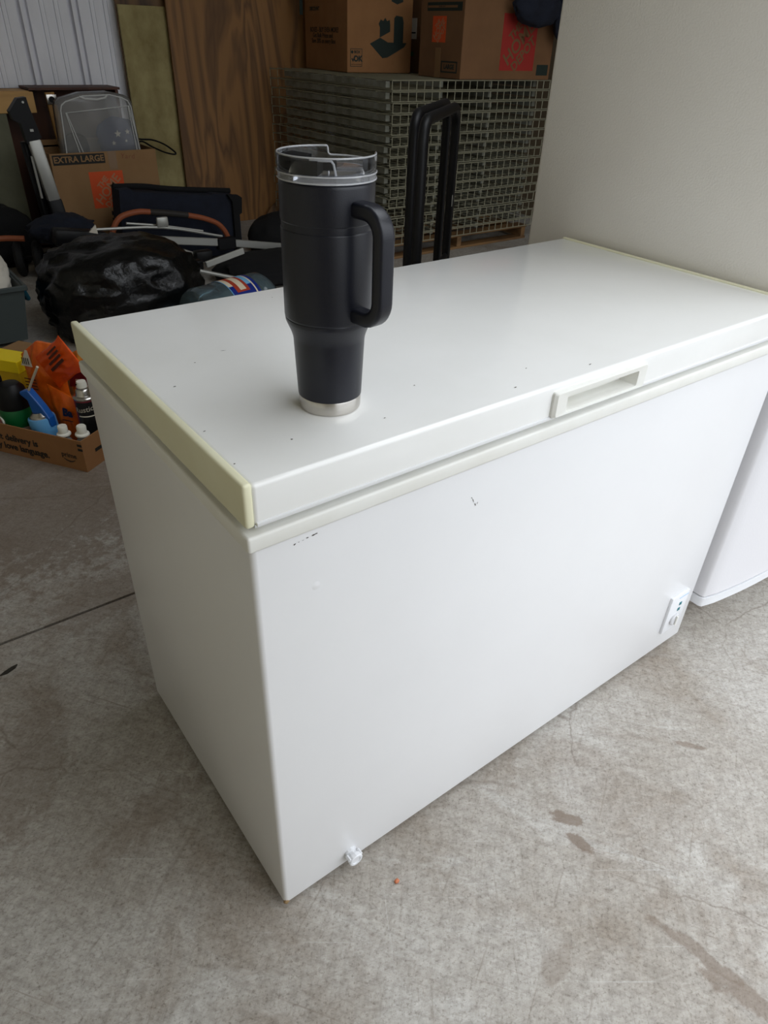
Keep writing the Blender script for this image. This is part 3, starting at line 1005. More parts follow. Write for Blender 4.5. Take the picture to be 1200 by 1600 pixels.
ordn = ['lowest', 'second from the bottom', 'third from the bottom', 'fourth from the bottom', 'fifth from the bottom', 'sixth from the bottom', 'seventh from the bottom', 'eighth from the bottom',
        'eighth from the top', 'seventh from the top', 'sixth from the top', 'fifth from the top', 'fourth from the top', 'third from the top', 'second from the top', 'topmost']
deck0 = make_deck()
rd = random.Random(3)
for i in range(NDECK):
    d = deck0 if i == 0 else copy_tree(deck0)
    d.location = (SX + rd.uniform(-0.008, 0.008), SY + rd.uniform(-0.010, 0.010), 0.0985 + i * LH)
    d['label'] = 'grey wire shelf deck, %s in the stack on the pallet' % ordn[i]
STZ = 0.0985 + NDECK * LH        # top of the stack


# ================================================================== CARTONS
def carton(name, label, loc, rz, size, m='card', open_top=False, group=None):
    rt = thing(name, label, 'box', loc, rz, group)
    sx, sy, sz = size
    t = 0.005
    if open_top:
        mb = MB()
        mb.box((0, 0, 0), (sx, t, sz))
        mb.box((0, sy - t, 0), (sx, sy, sz))
        mb.box((0, t, 0), (t, sy - t, sz))
        mb.box((sx - t, t, 0), (sx, sy - t, sz))
        mb.box((t, t, 0), (sx - t, sy - t, t))
        mb.build('carton_body', m, rt, smooth=0)
    else:
        MB().box((0, 0, 0), (sx, sy, sz), 0.003, 1).build('carton_body', m, rt, smooth=0)
    return rt


def plate(lo, hi, m, parent, name='printed_panel'):
    return MB().box(lo, hi).build(name, m, parent, smooth=0)


def stencil_logo(parent, c, s, face='front', m='ink_orange', m2='ink_pink'):
    """Square printed mark with three slanted rows of stencil lettering."""
    x, y, z = c
    h = s / 2
    if face == 'front':
        p = plate((x - h, y - 0.0006, z - h), (x + h, y + 0.0002, z + h), m, parent, 'printed_square')
        for txt, u, v, k in (('THE', -0.13, 0.20, 0.21), ('HOME', 0.0, 0.0, 0.35), ('DEPOT', 0.16, -0.20, 0.25)):
            o = letter(txt, s * k, m2, p, (x + u * s, y - 0.0009, z + v * s), (PI / 2, -PI / 4, 0), bold=s * 0.008, depth=0.0004)
    else:
        p = plate((x - 0.0006, y - h, z - h), (x + 0.0002, y + h, z + h), m, parent, 'printed_square')
        for txt, u, v, k in (('THE', -0.13, 0.20, 0.21), ('HOME', 0.0, 0.0, 0.35), ('DEPOT', 0.16, -0.20, 0.25)):
            o = letter(txt, s * k, m2, p, (x - 0.0009, y - u * s, z + v * s), (0, 0, 0), bold=s * 0.008, depth=0.0004)
            o.rotation_mode = 'QUATERNION'
            o.rotation_quaternion = (Matrix.Rotation(-PI / 2, 3, 'Z') @ Matrix.Rotation(-PI / 4, 3, 'Y') @ Matrix.Rotation(PI / 2, 3, 'X')).to_quaternion()
    return p


# --- carton on the stack, at its back edge
c1 = carton('moving_carton', 'brown moving carton with a tick-OK stamp on top of the wire decks', (2.84, 4.00, STZ), D(-6), (0.50, 0.64, 0.50), 'card_red')
plate((-0.0006, 0.03, 0.045), (0.0002, 0.62, 0.070), 'ink_green', c1, 'print_bar')
letter('BOXES - BUY EVEN MORE!', 0.040, 'ink', c1, (-0.0008, 0.34, 0.232), LEFT, bold=0.0006, squeeze=0.92)
letter('Get Bulk Prices and', 0.038, 'ink', c1, (-0.0008, 0.36, 0.200), LEFT, bold=0.0005)
letter('Save 20% on every Box', 0.038, 'ink', c1, (-0.0008, 0.35, 0.168), LEFT, bold=0.0005)
MB().prism([(0.0, 0.0), (0.17, 0.035), (0.20, 0.08), (0.20, 0.20), (0.0, 0.16)], 0, 0.0006).build('badge_frame', 'ink_green', c1, smooth=0)
bf = c1.children[-1]
bf.rotation_euler = LEFT
bf.location = (-0.0002, 0.575, 0.285)
for (a, b) in ((0.012, 0.045), (0.06, 0.10)):
    q = MB().prism([(0.012, a + 0.008), (0.165, a + 0.04), (0.182, a + 0.055), (0.182, b + 0.04), (0.012, b + 0.005)], 0.0006, 0.0010).build('badge_band', 'card_red', c1, smooth=0)
    q.rotation_euler = LEFT
    q.location = (-0.0002, 0.575, 0.285)
letter('DISCOUNT', 0.030, 'ink_green', c1, (-0.0016, 0.48, 0.350), (PI / 2, 0, -PI / 2), bold=0.0012)
# stamp and pictogram on the front
st = MB()
for lo, hi in (((0.022, -0.0006, 0.035), (0.112, 0.0002, 0.038)), ((0.022, -0.0006, 0.132), (0.112, 0.0002, 0.135)), ((0.022, -0.0006, 0.035), (0.025, 0.0002, 0.135)), ((0.109, -0.0006, 0.035), (0.112, 0.0002, 0.135))):
    st.box(lo, hi)
st.build('stamp_frame', 'ink_green', c1, smooth=0)
letter('OK', 0.044, 'ink_green', c1, (0.080, -0.0008, 0.078), FRONT, bold=0.0022)
MB().prism([(0.030, 0.078), (0.036, 0.084), (0.042, 0.074), (0.056, 0.098), (0.062, 0.096), (0.043, 0.060)], 0, 0.0006, Matrix.Translation((0, -0.0002, 0)) @ Matrix.Rotation(PI / 2, 4, 'X')).build('tick_mark', 'ink_green', c1, smooth=0)
MB().cyl((0.036, -0.0006, 0.116), (0.036, 0.0002, 0.116), 0.009, n=14).build('stamp_dot', 'ink_green', c1, smooth=0)
letter('BOX', 0.022, 'ink_green', c1, (0.074, -0.0008, 0.116), FRONT, bold=0.0008)
letter('made from recycled paper', 0.0075, 'ink_green', c1, (0.067, -0.0008, 0.048), FRONT)
pg = MB()
RX = Matrix.Translation((0, -0.0002, 0)) @ Matrix.Rotation(PI / 2, 4, 'X')
pg.prism([(0.17, 0.165), (0.25, 0.20), (0.31, 0.175), (0.46, 0.175), (0.44, 0.15), (0.31, 0.09), (0.27, 0.085)], 0, 0.0006, RX)
pg.prism([(0.245, 0.20), (0.245, 0.255), (0.235, 0.275), (0.25, 0.30), (0.27, 0.292), (0.285, 0.31), (0.30, 0.292), (0.32, 0.30), (0.325, 0.27), (0.325, 0.235)], 0, 0.0006, RX)
pg.prism([(0.355, 0.17), (0.355, 0.31), (0.37, 0.325), (0.42, 0.32), (0.43, 0.29), (0.43, 0.17)], 0, 0.0006, RX)
pg.prism([(0.33, 0.40), (0.33, 0.47), (0.42, 0.47), (0.42, 0.40), (0.375, 0.385)], 0, 0.0006, RX)
pg.build('pictogram', 'ink_green', c1, smooth=0)

# --- carton on the stack, by its front edge
c2 = carton('moving_carton', 'brown moving carton with a faded red square, near the front edge of the wire decks', (3.165, 3.235, STZ), D(-2), (0.78, 0.43, 0.42), 'card_dark')
stencil_logo(c2, (0.0, 0.235, 0.255), 0.135, 'left', 'ink_orange')
stencil_logo(c2, (0.47, 0.0, 0.200), 0.30, 'front', 'ink_red', 'card_dark')
fr1 = MB()
fr1.box((-0.0006, 0.035, 0.030), (0.0002, 0.195, 0.092))
q = fr1.build('size_panel', 'ink_green', c2, smooth=0)
plate((-0.0010, 0.045, 0.038), (-0.0006, 0.185, 0.084), 'card_dark', q, 'panel_field')
letter('LARGE', 0.034, 'ink_green', q, (-0.0013, 0.115, 0.061), LEFT, bold=0.0014)
plate((-0.0006, 0.025, 0.348), (0.0002, 0.365, 0.392), 'ink_green', c2, 'strip_panel')
plate((-0.0010, 0.07, 0.364), (-0.0006, 0.360, 0.376), 'card_dark', c2, 'strip_field')
letter('MOVING BOX', 0.010, 'ink_green', c2, (-0.0013, 0.22, 0.370), LEFT)
plate((0.655, -0.0006, 0.025), (0.76, 0.0002, 0.085), 'ink_green', c2, 'print_block')
MB().box((-0.0012, 0.205, 0.0), (-0.0002, 0.26, 0.16)).build('tape', 'tape', c2, smooth=0)
# --- third carton, further back between the two
c3 = carton('moving_carton', 'dark carton with a white slip, wedged between the two cartons on the decks', (3.42, 3.84, STZ), D(-3), (0.42, 0.55, 0.44), 'card_dark')
plate((-0.0010, 0.17, 0.20), (0.0002, 0.24, 0.32), 'paper', c3, 'paper_slip')
plate((-0.0016, 0.18, 0.232), (-0.0010, 0.235, 0.240), 'ink', c3, 'print_line')
plate((-0.0010, 0.20, 0.10), (0.0002, 0.24, 0.125), 'green', c3, 'green_tab')

# dark bag lying over the front carton
bg = MB()
bz = STZ + 0.42
bg.blob((3.62, 3.42, bz + 0.125), (0.26, 0.20, 0.125), 0.12, 2.2, 4, 2.4, 5, zmin=bz + 0.001)
bg.blob((3.66, 3.115, bz - 0.035), (0.19, 0.065, 0.10), 0.14, 2.6, 4, 2.2, 8)
bg.blob((3.93, 3.115, bz - 0.08), (0.10, 0.06, 0.13), 0.10, 2.6, 3, 2.2, 3)
bg.blob((3.70, 3.2, bz + 0.085), (0.24, 0.13, 0.08), 0.10, 2.6, 4, 2.2, 3)
tag(bg.build('duffel_bag', 'navy', None, smooth=60), 'dark navy bag slumped over the top of a carton beside the refrigerator', 'bag')

# ================================================================== HAND TRUCK FRAME BEHIND THE FREEZER
ht = thing('hand_truck', 'black tubular hand truck with two tall hoops, behind the freezer', 'hand truck', (1.056, 1.059, 0))


def hoop(p1, p2, z, r, rc=0.055):
    p1, p2 = Vector(p1), Vector(p2)
    u = (p2 - p1).normalized()
    pts = [Vector((p1.x, p1.y, 0.02)), Vector((p1.x, p1.y, 0.5))]
    for i in range(7):
        a = PI - PI / 2 * i / 6
        q = p1 + u * (rc + rc * math.cos(a))
        pts.append(Vector((q.x, q.y, z - rc + rc * math.sin(a))))
    for i in range(7):
        a = PI / 2 - PI / 2 * i / 6
        q = p2 - u * rc + u * rc * math.cos(a)
        pts.append(Vector((q.x, q.y, z - rc + rc * math.sin(a))))
    pts += [Vector((p2.x, p2.y, 0.5)), Vector((p2.x, p2.y, 0.02))]
    return MB().tube(pts, r, 12)


hoop((0, 0, 0), (0.40, 0.327, 0), 1.065, 0.0145).build('hoop', 'black', ht)
hoop((-0.058, -0.108, 0), (0.349, 0.226, 0), 1.062, 0.0145).build('hoop', 'black', ht)
for z in (0.25, 0.62):
    MB().tube([(-0.058, -0.108, z), (0.349, 0.226, z)], 0.010, 8).build('crossbar', 'black', ht)
MB().box((0.345, 0.214, 0.865), (0.354, 0.236, 0.905), 0.002, 1).build('latch', 'alu', ht)
MB().box((0.343, 0.212, 0.775), (0.355, 0.238, 0.815), 0.003, 1).build('latch', 'alu', ht)
MB().prism([(-0.07, -0.12), (0.34, 0.216), (0.44, 0.094), (0.03, -0.242)], 0.0, 0.008).build('toe_plate', 'black', ht, smooth=0)
for (x, y) in ((-0.02, 0.02), (0.36, 0.33)):
    u = Vector((0.40, 0.327, 0)).normalized()
    c = Vector((x, y, 0.085)) - u * 0.07 if x < 0 else Vector((x, y, 0.085)) + u * 0.07
    MB().cyl(c - u * 0.02, c + u * 0.02, 0.085, n=24).build('wheel', 'tyre', ht)

# ================================================================== PLYWOOD SHEETS
def sheet(name, label, x0, x1, y, z1, m, t=0.018, group='plywood sheets against the metal wall'):
    o = MB().box((0, 0, 0), (x1 - x0, t, z1), 0.001, 1).build(name, m, None, smooth=0)
    o.location = (x0, y, 0)
    tag(o, label, 'plywood', group)
    return o


sheet('plywood_sheet', 'narrow weathered pale plywood board beside the carton, shorter than the sheets next to it', 1.628, 1.955, 4.800, 1.352, 'ply_pale')
s2 = sheet('plywood_sheet', 'wide brown plywood sheet with wavy grain against the metal wall', 1.932, 3.150, 4.760, 2.44, 'ply_brown')
sheet('plywood_sheet', 'dark plywood sheet whose top shows above the pale narrow board', 1.630, 2.85, 4.835, 2.44, 'ply_dark')
wd = MB().prism([(0, 0), (0.34, 0.0), (0.34, 0.22), (0.10, 0.10)], 0, 0.016, Matrix.Rotation(PI / 2 - 0.22, 4, 'X')).build('plywood_offcut', 'ply_dark', None, smooth=0)
wd.location = (2.50, 4.70, 0.0)
tag(wd, 'small dark board offcut leaning at the foot of the brown plywood sheet', 'board')

# ================================================================== OLD CABINET
cb = thing('wooden_cabinet', 'old wooden cabinet with a pine rail and olive panel under the metal wall', 'cabinet', (0.35, 4.63, 0))
MB().box((0, 0.205, 0.02), (1.14, 0.22, 0.90)).build('back_panel', 'red_wood', cb, smooth=0)
MB().box((0.60, -0.01, 0.902), (1.15, 0.23, 0.915)).build('top_board', 'red_wood', cb, smooth=0)
MB().box((0, -0.0, 0.86), (0.60, 0.22, 0.898)).build('top_board', 'pine', cb, smooth=0)
dr_ = MB().box((0.0, -0.03, 0.785), (0.615, -0.005, 0.895), 0.002, 1).build('door_rail', 'pine', cb, smooth=0)
MB().box((0.0, -0.022, 0.02), (0.44, -0.006, 0.785)).build('door_panel', 'olive', cb, smooth=0)
stl = MB().box((0.0, 0, 0.0), (0.055, 0.02, 0.87), 0.002, 1, Matrix.Translation((0.735, -0.005, 0.02)) @ Matrix.Rotation(D(-3), 4, 'Y')).build('stile', 'pine_up', cb, smooth=0)
hg = MB().box((0.690, -0.014, 0.825), (0.752, -0.006, 0.880), 0.003, 2).build('hinge', 'steel', cb)
MB().cyl((0.720, -0.02, 0.852), (0.720, -0.013, 0.852), 0.018, n=18).build('hinge_cup', 'black', hg)
for x0 in (0.0, 1.122):
    MB().box((x0, 0.0, 0), (x0 + 0.018, 0.205, 0.90)).build('side_panel', 'red_wood', cb, smooth=0)
MB().box((0.018, 0.0, 0.02), (1.122, 0.205, 0.038)).build('bottom_board', 'red_wood', cb, smooth=0)

# ================================================================== EXTRA LARGE CARTON WITH CLEAR CASE
xb = carton('moving_carton', 'open extra large moving carton with an orange square, below the clear case', (0.885, 4.20, 0), 0.0, (0.635, 0.40, 0.61), 'card', True)
p = plate((0.012, -0.0006, 0.548), (0.315, 0.0002, 0.602), 'ink', xb, 'size_panel')
letter('EXTRA LARGE', 0.046, 'card', p, (0.163, -0.0010, 0.575), FRONT, bold=0.0012)
letter('Yard', 0.040, 'ink_brown', xb, (0.455, -0.0008, 0.577), (PI / 2, 0.06, 0), name='handwriting', bold=-0.0006, shear=0.1, space=1.15)
stencil_logo(xb, (0.305, 0.0, 0.400), 0.205, 'front')
letter('More saving.', 0.036, 'ink', xb, (0.39, -0.0008, 0.262), FRONT, bold=0.0010)
letter('More doing.', 0.036, 'ink', xb, (0.385, -0.0008, 0.220), FRONT, bold=0.0010)
MB().box((0.006, 0.395, 0.60), (0.629, 0.400, 0.64)).build('back_flap', 'card', xb, smooth=0)
MB().box((0.335, -0.0012, 0.51), (0.385, -0.0002, 0.61)).build('tape', 'tape', xb, smooth=0)

cs = thing('clear_plastic_case', 'clear plastic case with a handle slot, upright in the extra large carton', 'case', (0.93, 4.32, 0.006))
w0, w1, hh = 0.57, 0.49, 0.905


def case_outline(k=0.0):
    pts = [(0.045 + k, 0.0 + k), (w0 - k, 0.0 + k), (w0 - 0.018 - k, 0.55), (w0 - 0.035 - k, 0.84 - k)]
    pts += [(w0 - 0.05 - k, 0.872 - k), (w0 - 0.08 - k, 0.888 - k), (0.40, 0.905 - k), (0.24, 0.900 - k), (0.12 + k, 0.872 - k), (0.095 + k, 0.855 - k), (0.085 + k, 0.83 - k), (0.065 + k, 0.5)]
    return pts


RXC = Matrix.Rotation(PI / 2, 4, 'X')
case = MB()
ol = case_outline()
n = len(ol)
A = [case.bm.verts.new((x, 0.0, z)) for x, z in case_outline(0.014)]
B = [case.bm.verts.new((x, 0.02, z)) for x, z in ol]
Cc = [case.bm.verts.new((x, 0.10, z)) for x, z in ol]
Dd = [case.bm.verts.new((x, 0.12, z)) for x, z in case_outline(0.014)]
for P_, Q_ in ((A, B), (B, Cc), (Cc, Dd)):
    for i in range(n):
        case.bm.faces.new((P_[i], P_[(i + 1) % n], Q_[(i + 1) % n], Q_[i]))
case.bm.faces.new(A[::-1])
case.bm.faces.new(Dd)
case.build('case_shell', 'tote_clear', cs, smooth=50)
MB().tube([(x, 0.0, z) for x, z in case_outline(0.016)], 0.004, 6, True).build('shell_ridge', 'tote_edge', cs)
for rr in (0.0, 0.025):
    MB().tube([(0.175 + rr, -0.004, 0.52), (0.125 + rr * 0.2, -0.004, 0.80), (0.30, -0.004, 0.812), (0.505 - rr * 0.2, -0.004, 0.83), (0.545 - rr, -0.004, 0.52)], 0.0035, 6).build('panel_ridge', 'tote_edge', cs)
MB().tube([(0.22, -0.002, 0.882), (0.25, -0.004, 0.870), (0.32, -0.004, 0.866), (0.37, -0.004, 0.874), (0.385, -0.002, 0.888)], 0.006, 6).build('handle_slot', 'tote_edge', cs)
sb = MB().blob((0, 0, 0), (0.125, 0.042, 0.115), 0.12, 2.0, 4, 2.3, 4).build('folded_cloth', 'navy_blue', None, smooth=60)
sb.location = (1.36, 4.381, 0.655)
tag(sb, 'navy blue cloth with white stars inside the clear case', 'cloth')
for (x, z, r) in ((-0.012, 0.03, 0.022), (-0.045, -0.02, 0.014), (0.05, 0.04, 0.016), (0.035, -0.01, 0.009)):
    pts = []
    for i in range(10):
        a = PI / 2 + PI * i / 5
        rr = r if i % 2 == 0 else r * 0.42
        pts.append((x + rr * math.cos(a), z + rr * math.sin(a)))
    MB().prism(pts, 0, 0.004, Matrix.Translation((0, -0.040, 0)) @ RXC).build('star', 'paper', sb, smooth=0)
dk = MB().blob((1.10, 4.383, 0.62), (0.075, 0.04, 0.075), 0.15, 2.2, 3, 2.2, 6).build('dark_pouch', 'black_cloth', None, smooth=60)
tag(dk, 'small dark pouch inside the clear case beside the starred cloth', 'pouch')

# looped cord hanging between the carton and the pale board
cd = MB().tube(smooth_path([(1.545, 4.66, 0.63), (1.60, 4.66, 0.612), (1.68, 4.66, 0.605), (1.76, 4.66, 0.575), (1.83, 4.66, 0.525), (1.825, 4.66, 0.510), (1.76, 4.66, 0.525), (1.68, 4.66, 0.560), (1.60, 4.66, 0.60), (1.56, 4.66, 0.55), (1.555, 4.66, 0.3), (1.56, 4.66, 0.01)]), 0.006, 6).build('cord', 'black', None)
tag(cd, 'dark green looped cord sticking out beside the extra large carton', 'cord')

# ================================================================== FOLDED CANOPY LEG
lg = thing('canopy_frame', 'folded canopy frame with a silver leg and black bracket, leaning by the cabinet', 'canopy frame', (0.84, 4.1, 0))
P = lambda x, z, y=0.0: Vector((x - 0.84, y, z))
br = MB().prism([(-0.14, 0.84), (-0.085, 0.90), (-0.04, 0.905), (-0.035, 0.86), (-0.005, 0.71), (-0.085, 0.68), (-0.095, 0.78), (-0.13, 0.80)], -0.03, 0.03, RXC).build('bracket', 'black', lg, smooth=0)
MB().cyl((-0.062, -0.034, 0.882), (-0.062, -0.028, 0.882), 0.006, n=10).build('rivet', 'alu', br)
MB().box((-0.058, -0.034, 0.742), (-0.040, -0.029, 0.754)).build('rivet', 'alu', br)


def square_bar(a, b, s):
    d = (b - a)
    q = d.to_track_quat('Z', 'Y').to_matrix().to_4x4()
    return MB().box((-s, -s, 0), (s, s, d.length), s * 0.25, 2, Matrix.Translation(a) @ q)


square_bar(P(0.795, 0.70), P(0.832, 0.385), 0.034).build('silver_leg', 'alu', lg)
square_bar(P(0.832, 0.39), P(0.878, 0.005), 0.038).build('foot_sleeve', 'black', lg)
square_bar(P(0.755, 0.69, 0.03), P(0.80, 0.01, 0.05), 0.020).build('inner_leg', 'black', lg)
MB().tube([P(0.765, 0.62, -0.01), P(0.735 + 0.035, 0.40, -0.005)], 0.007, 8).build('silver_rod', 'alu', lg)

# ================================================================== FOLDED STROLLER
sr = thing('folded_stroller', 'folded navy stroller with tan leather handlebar and silver tubes, lying on the floor', 'stroller', (1.3, 3.8, 0))


def S(x, z, y):
    return Vector((x - 1.3, y - 3.8, z))


cn = MB()
bx = [(1.135, 0.455), (1.205, 0.457), (1.215, 0.44), (1.70, 0.385), (1.72, 0.392), (1.86, 0.372), (1.885, 0.355), (1.885, 0.02), (1.10, 0.02), (1.12, 0.30)]
cn.prism([(x - 1.3, z) for x, z in bx], -0.16, -0.03, RXC)
cn.build('seat_back', 'navy', sr, smooth=0)
MB().prism([(x - 1.3, z) for x, z in [(1.80, 0.385), (1.87, 0.378), (1.897, 0.36), (1.89, 0.27), (1.87, 0.26), (1.865, 0.03), (1.83, 0.03), (1.83, 0.34)]], -0.028, -0.005, RXC).build('side_strap', 'black_cloth', sr, smooth=0)
MB().tube(smooth_path([S(1.13, 0.462, 3.92), S(1.30, 0.452, 3.92), S(1.50, 0.422, 3.92), S(1.87, 0.385, 3.92)]), 0.016, 8).build('canopy_rod', 'black_cloth', sr)
hb = smooth_path([S(1.02, 0.235, 3.74), S(1.06, 0.305, 3.74), S(1.11, 0.338, 3.74), S(1.20, 0.350, 3.74), S(1.27, 0.342, 3.74)], 5)
MB().tube(hb, 0.016, 10).build('handlebar', 'leather', sr)
hb2 = smooth_path([S(1.49, 0.305, 3.74), S(1.60, 0.275, 3.74), S(1.69, 0.232, 3.74), S(1.74, 0.165, 3.74), S(1.75, 0.10, 3.74)], 5)
MB().tube(hb2, 0.016, 10).build('handlebar', 'leather', sr)
MB().tube([S(1.265, 0.343, 3.74), S(1.38, 0.325, 3.74), S(1.495, 0.304, 3.74)], 0.0175, 10).build('centre_grip', 'grip', sr)
fb = MB()
fb.box((0, -0.010, -0.022), (0.68, 0.010, 0.022), 0.004, 1, Matrix.Translation(S(0.94, 0.262, 3.60)) @ Matrix.Rotation(math.atan2(0.10, 0.67), 4, 'Y'))
fb.build('frame_bar', 'alu', sr)
MB().box((-0.06, -0.02, -0.035), (0.06, 0.02, 0.035), 0.005, 1, Matrix.Translation(S(1.665, 0.150, 3.60))).build('frame_joint', 'black', sr)
fb = MB()
fb.box((0, -0.010, -0.022), (0.40, 0.010, 0.022), 0.004, 1, Matrix.Translation(S(1.70, 0.148, 3.60)) @ Matrix.Rotation(math.atan2(0.06, 0.33), 4, 'Y'))
fb.build('frame_bar', 'alu', sr)
for pts, r in (([S(0.89, 0.298, 3.66), S(1.30, 0.268, 3.66), S(1.67, 0.178, 3.66)], 0.008), ([S(1.10, 0.305, 3.69), S(1.30, 0.272, 3.69), S(1.56, 0.215, 3.69)], 0.007),
               ([S(0.95, 0.262, 3.5), S(1.08, 0.222, 3.5), S(1.25, 0.196, 3.5), S(1.48, 0.108, 3.5)], 0.013), ([S(0.93, 0.268, 3.47), S(1.05, 0.225, 3.47), S(1.16, 0.165, 3.47), S(1.33, 0.092, 3.47)], 0.012),
               ([S(1.16, 0.206, 3.0), S(1.28, 0.166, 3.0), S(1.42, 0.120, 3.0)], 0.010)):
    MB().tube(smooth_path(pts, 4), r, 8).build('frame_tube', 'alu', sr)
fb = MB()
fb.box((0, -0.008, -0.016), (0.23, 0.008, 0.016), 0.003, 1, Matrix.Translation(S(1.27, 0.205, 3.02)) @ Matrix.Rotation(math.atan2(-0.045, 0.22), 4, 'Y'))
fb.build('frame_bar', 'alu', sr)
MB().box((-0.035, -0.012, -0.028), (0.035, 0.012, 0.028), 0.010, 2, Matrix.Translation(S(1.30, 0.300, 3.655))).build('hinge_cover', 'alu', sr)
MB().box((-0.05, -0.03, -0.025), (0.05, 0.03, 0.025), 0.008, 2, Matrix.Translation(S(1.23, 0.19, 3.10))).build('frame_joint', 'black', sr)
MB().box((-0.05, -0.03, -0.03), (0.05, 0.03, 0.03), 0.008, 2, Matrix.Translation(S(1.42, 0.15, 3.40))).build('frame_joint', 'black', sr)
MB().box((-0.14, -0.05, -0.045), (0.14, 0.05, 0.045), 0.02, 2, Matrix.Translation(S(0.83, 0.255, 3.70)) @ Matrix.Rotation(0.15, 4, 'Y')).build('frame_joint', 'black', sr)
MB().prism([(0.0, 0.0), (0.045, -0.012), (0.04, 0.035)], 0, 0.01, Matrix.Translation(S(0.855, 0.305, 3.58)) @ RXC).build('white_clip', 'paper', sr, smooth=0)
cv = MB()
cv.blob(S(0.80, 0.27, 3.90), (0.175, 0.13, 0.075), 0.22, 2.4, 4, 2.1, 11)
cv.build('canopy_cloth', 'navy', sr, smooth=60)
for (x, y) in ((0.565, 4.04), (0.655, 3.99)):
    c = S(x, 0.100, y)
    ax = Vector((0.95, -0.3, 0)).normalized()
    pts = []
    u = ax.cross(Vector((0, 0, 1))).normalized()
    for i in range(24):
        a = 2 * PI * i / 24
        pts.append(c + 0.075 * (math.cos(a) * u + math.sin(a) * Vector((0, 0, 1))))
    wh = MB().tube(pts, 0.025, 10, True).build('wheel', 'tyre', sr)
    MB().cyl(c - ax * 0.014, c + ax * 0.014, 0.052, n=20).build('wheel_hub', 'black', wh)
MB().tube([S(0.555, 0.10, 4.05), S(0.67, 0.10, 3.99), S(0.78, 0.20, 3.85)], 0.014, 8).build('axle', 'black', sr)
MB().tube([S(0.70, 0.215, 3.60), S(0.78, 0.205, 3.60)], 0.010, 8).build('axle', 'alu', sr)
MB().cyl(S(0.835, 0.205, 3.56), S(0.835, 0.205, 3.60), 0.014, n=12).build('axle_cap', 'alu', sr)
MB().tube(smooth_path([S(0.36, 0.225, 4.0), S(0.42, 0.228, 4.0), S(0.51, 0.226, 4.0), S(0.60, 0.22, 3.97)]), 0.016, 8).build('bumper_bar', 'leather', sr)

# dark duffel at the foot of the cabinet
db = MB().blob((0.42, 4.33, 0.16), (0.32, 0.13, 0.19), 0.10, 2.6, 4, 2.6, 2, zmin=0.0).build('duffel_bag', 'black_cloth', None, smooth=60)
tag(db, 'long black duffel bag on the floor below the olive cabinet panel', 'bag')
kb = MB().blob((1.86, 3.30, 0.05), (0.38, 0.24, 0.085), 0.12, 2.4, 4, 2.4, 14, zmin=0.0).build('folded_camp_chair', 'black_cloth', None, smooth=60)
tag(kb, 'black folded camp chair in its sleeve on the floor beside the silver stroller tubes', 'camp chair')
kb2 = MB().blob((2.22, 3.88, 0.06), (0.24, 0.17, 0.16), 0.12, 2.4, 4, 2.4, 4, zmin=0.0).build('black_coat', 'black_cloth', None, smooth=60)
tag(kb2, 'black crumpled coat on the floor in front of the brown plywood', 'coat')

# ================================================================== TRASH BAG, JUG, BIN
tbm = MB()
tbm.blob((0.79, 2.93, 0.17), (0.36, 0.29, 0.235), 0.11, 3.1, 5, 2.8, 9, zmin=0.0, ridge=True)
tag(tbm.build('trash_bag', 'trash', None, smooth=180), 'big full shiny black trash bag on the floor behind the freezer', 'trash bag')

jg = thing('water_jug', 'blue tinted clear water jug with a red and blue label, lying behind the freezer', 'jug', (1.17, 2.50, 0.137), D(14))
RYJ = Matrix.Rotation(PI / 2, 4, 'Y')
jp = [(0.0, -0.235), (0.10, -0.235), (0.125, -0.225), (0.135, -0.205), (0.135, -0.13), (0.130, -0.122), (0.130, -0.108), (0.135, -0.10), (0.135, 0.09), (0.130, 0.098), (0.130, 0.112), (0.135, 0.12), (0.135, 0.16), (0.11, 0.20), (0.06, 0.225), (0.03, 0.235), (0.028, 0.27), (0.0, 0.27)]
jm = MB().lathe(jp, 40)
jm._xf(jm.bm.verts, RYJ)
jm.build('jug_body', 'jug', jg, smooth=40)
jc = MB().cyl((0.255, 0, 0), (0.29, 0, 0), 0.032, n=20).build('jug_cap', 'blue_dark', jg)
jl = MB().lathe([(0.1352, -0.075), (0.1362, -0.075), (0.1362, 0.085), (0.1352, 0.085)], 24, a0=D(135), a1=D(250), closed_prof=True)
jl._xf(jl.bm.verts, RYJ)
lab = jl.build('jug_label', 'label_blue', jg, smooth=40)


def label_patch(x0, x1, a0, a1, m, r=0.1366):
    q = MB().lathe([(r - 0.0008, x0), (r, x0), (r, x1), (r - 0.0008, x1)], 12, a0=D(a0), a1=D(a1), closed_prof=True)
    q._xf(q.bm.verts, RYJ)
    return q.build('label_patch', m, lab, smooth=40)


label_patch(-0.070, -0.005, 165, 205, 'label_cream')
label_patch(-0.045, 0.030, 160, 222, 'label_red', 0.1370)
label_patch(-0.022, 0.012, 170, 218, 'label_cream', 0.1374)
label_patch(0.030, 0.058, 165, 208, 'label_sky')
label_patch(0.058, 0.066, 140, 240, 'label_cream', 0.1370)
label_patch(-0.075, -0.071, 140, 240, 'label_sky', 0.1370)

bn = thing('storage_bin', 'grey plastic bin heaped with white plastic at the edge of the picture', 'bin', (0.34, 2.86, 0))
bm_ = MB()


def ring_rect(bm, x0, x1, y0, y1, z):
    return [bm.verts.new(v) for v in ((x0, y0, z), (x1, y0, z), (x1, y1, z), (x0, y1, z))]


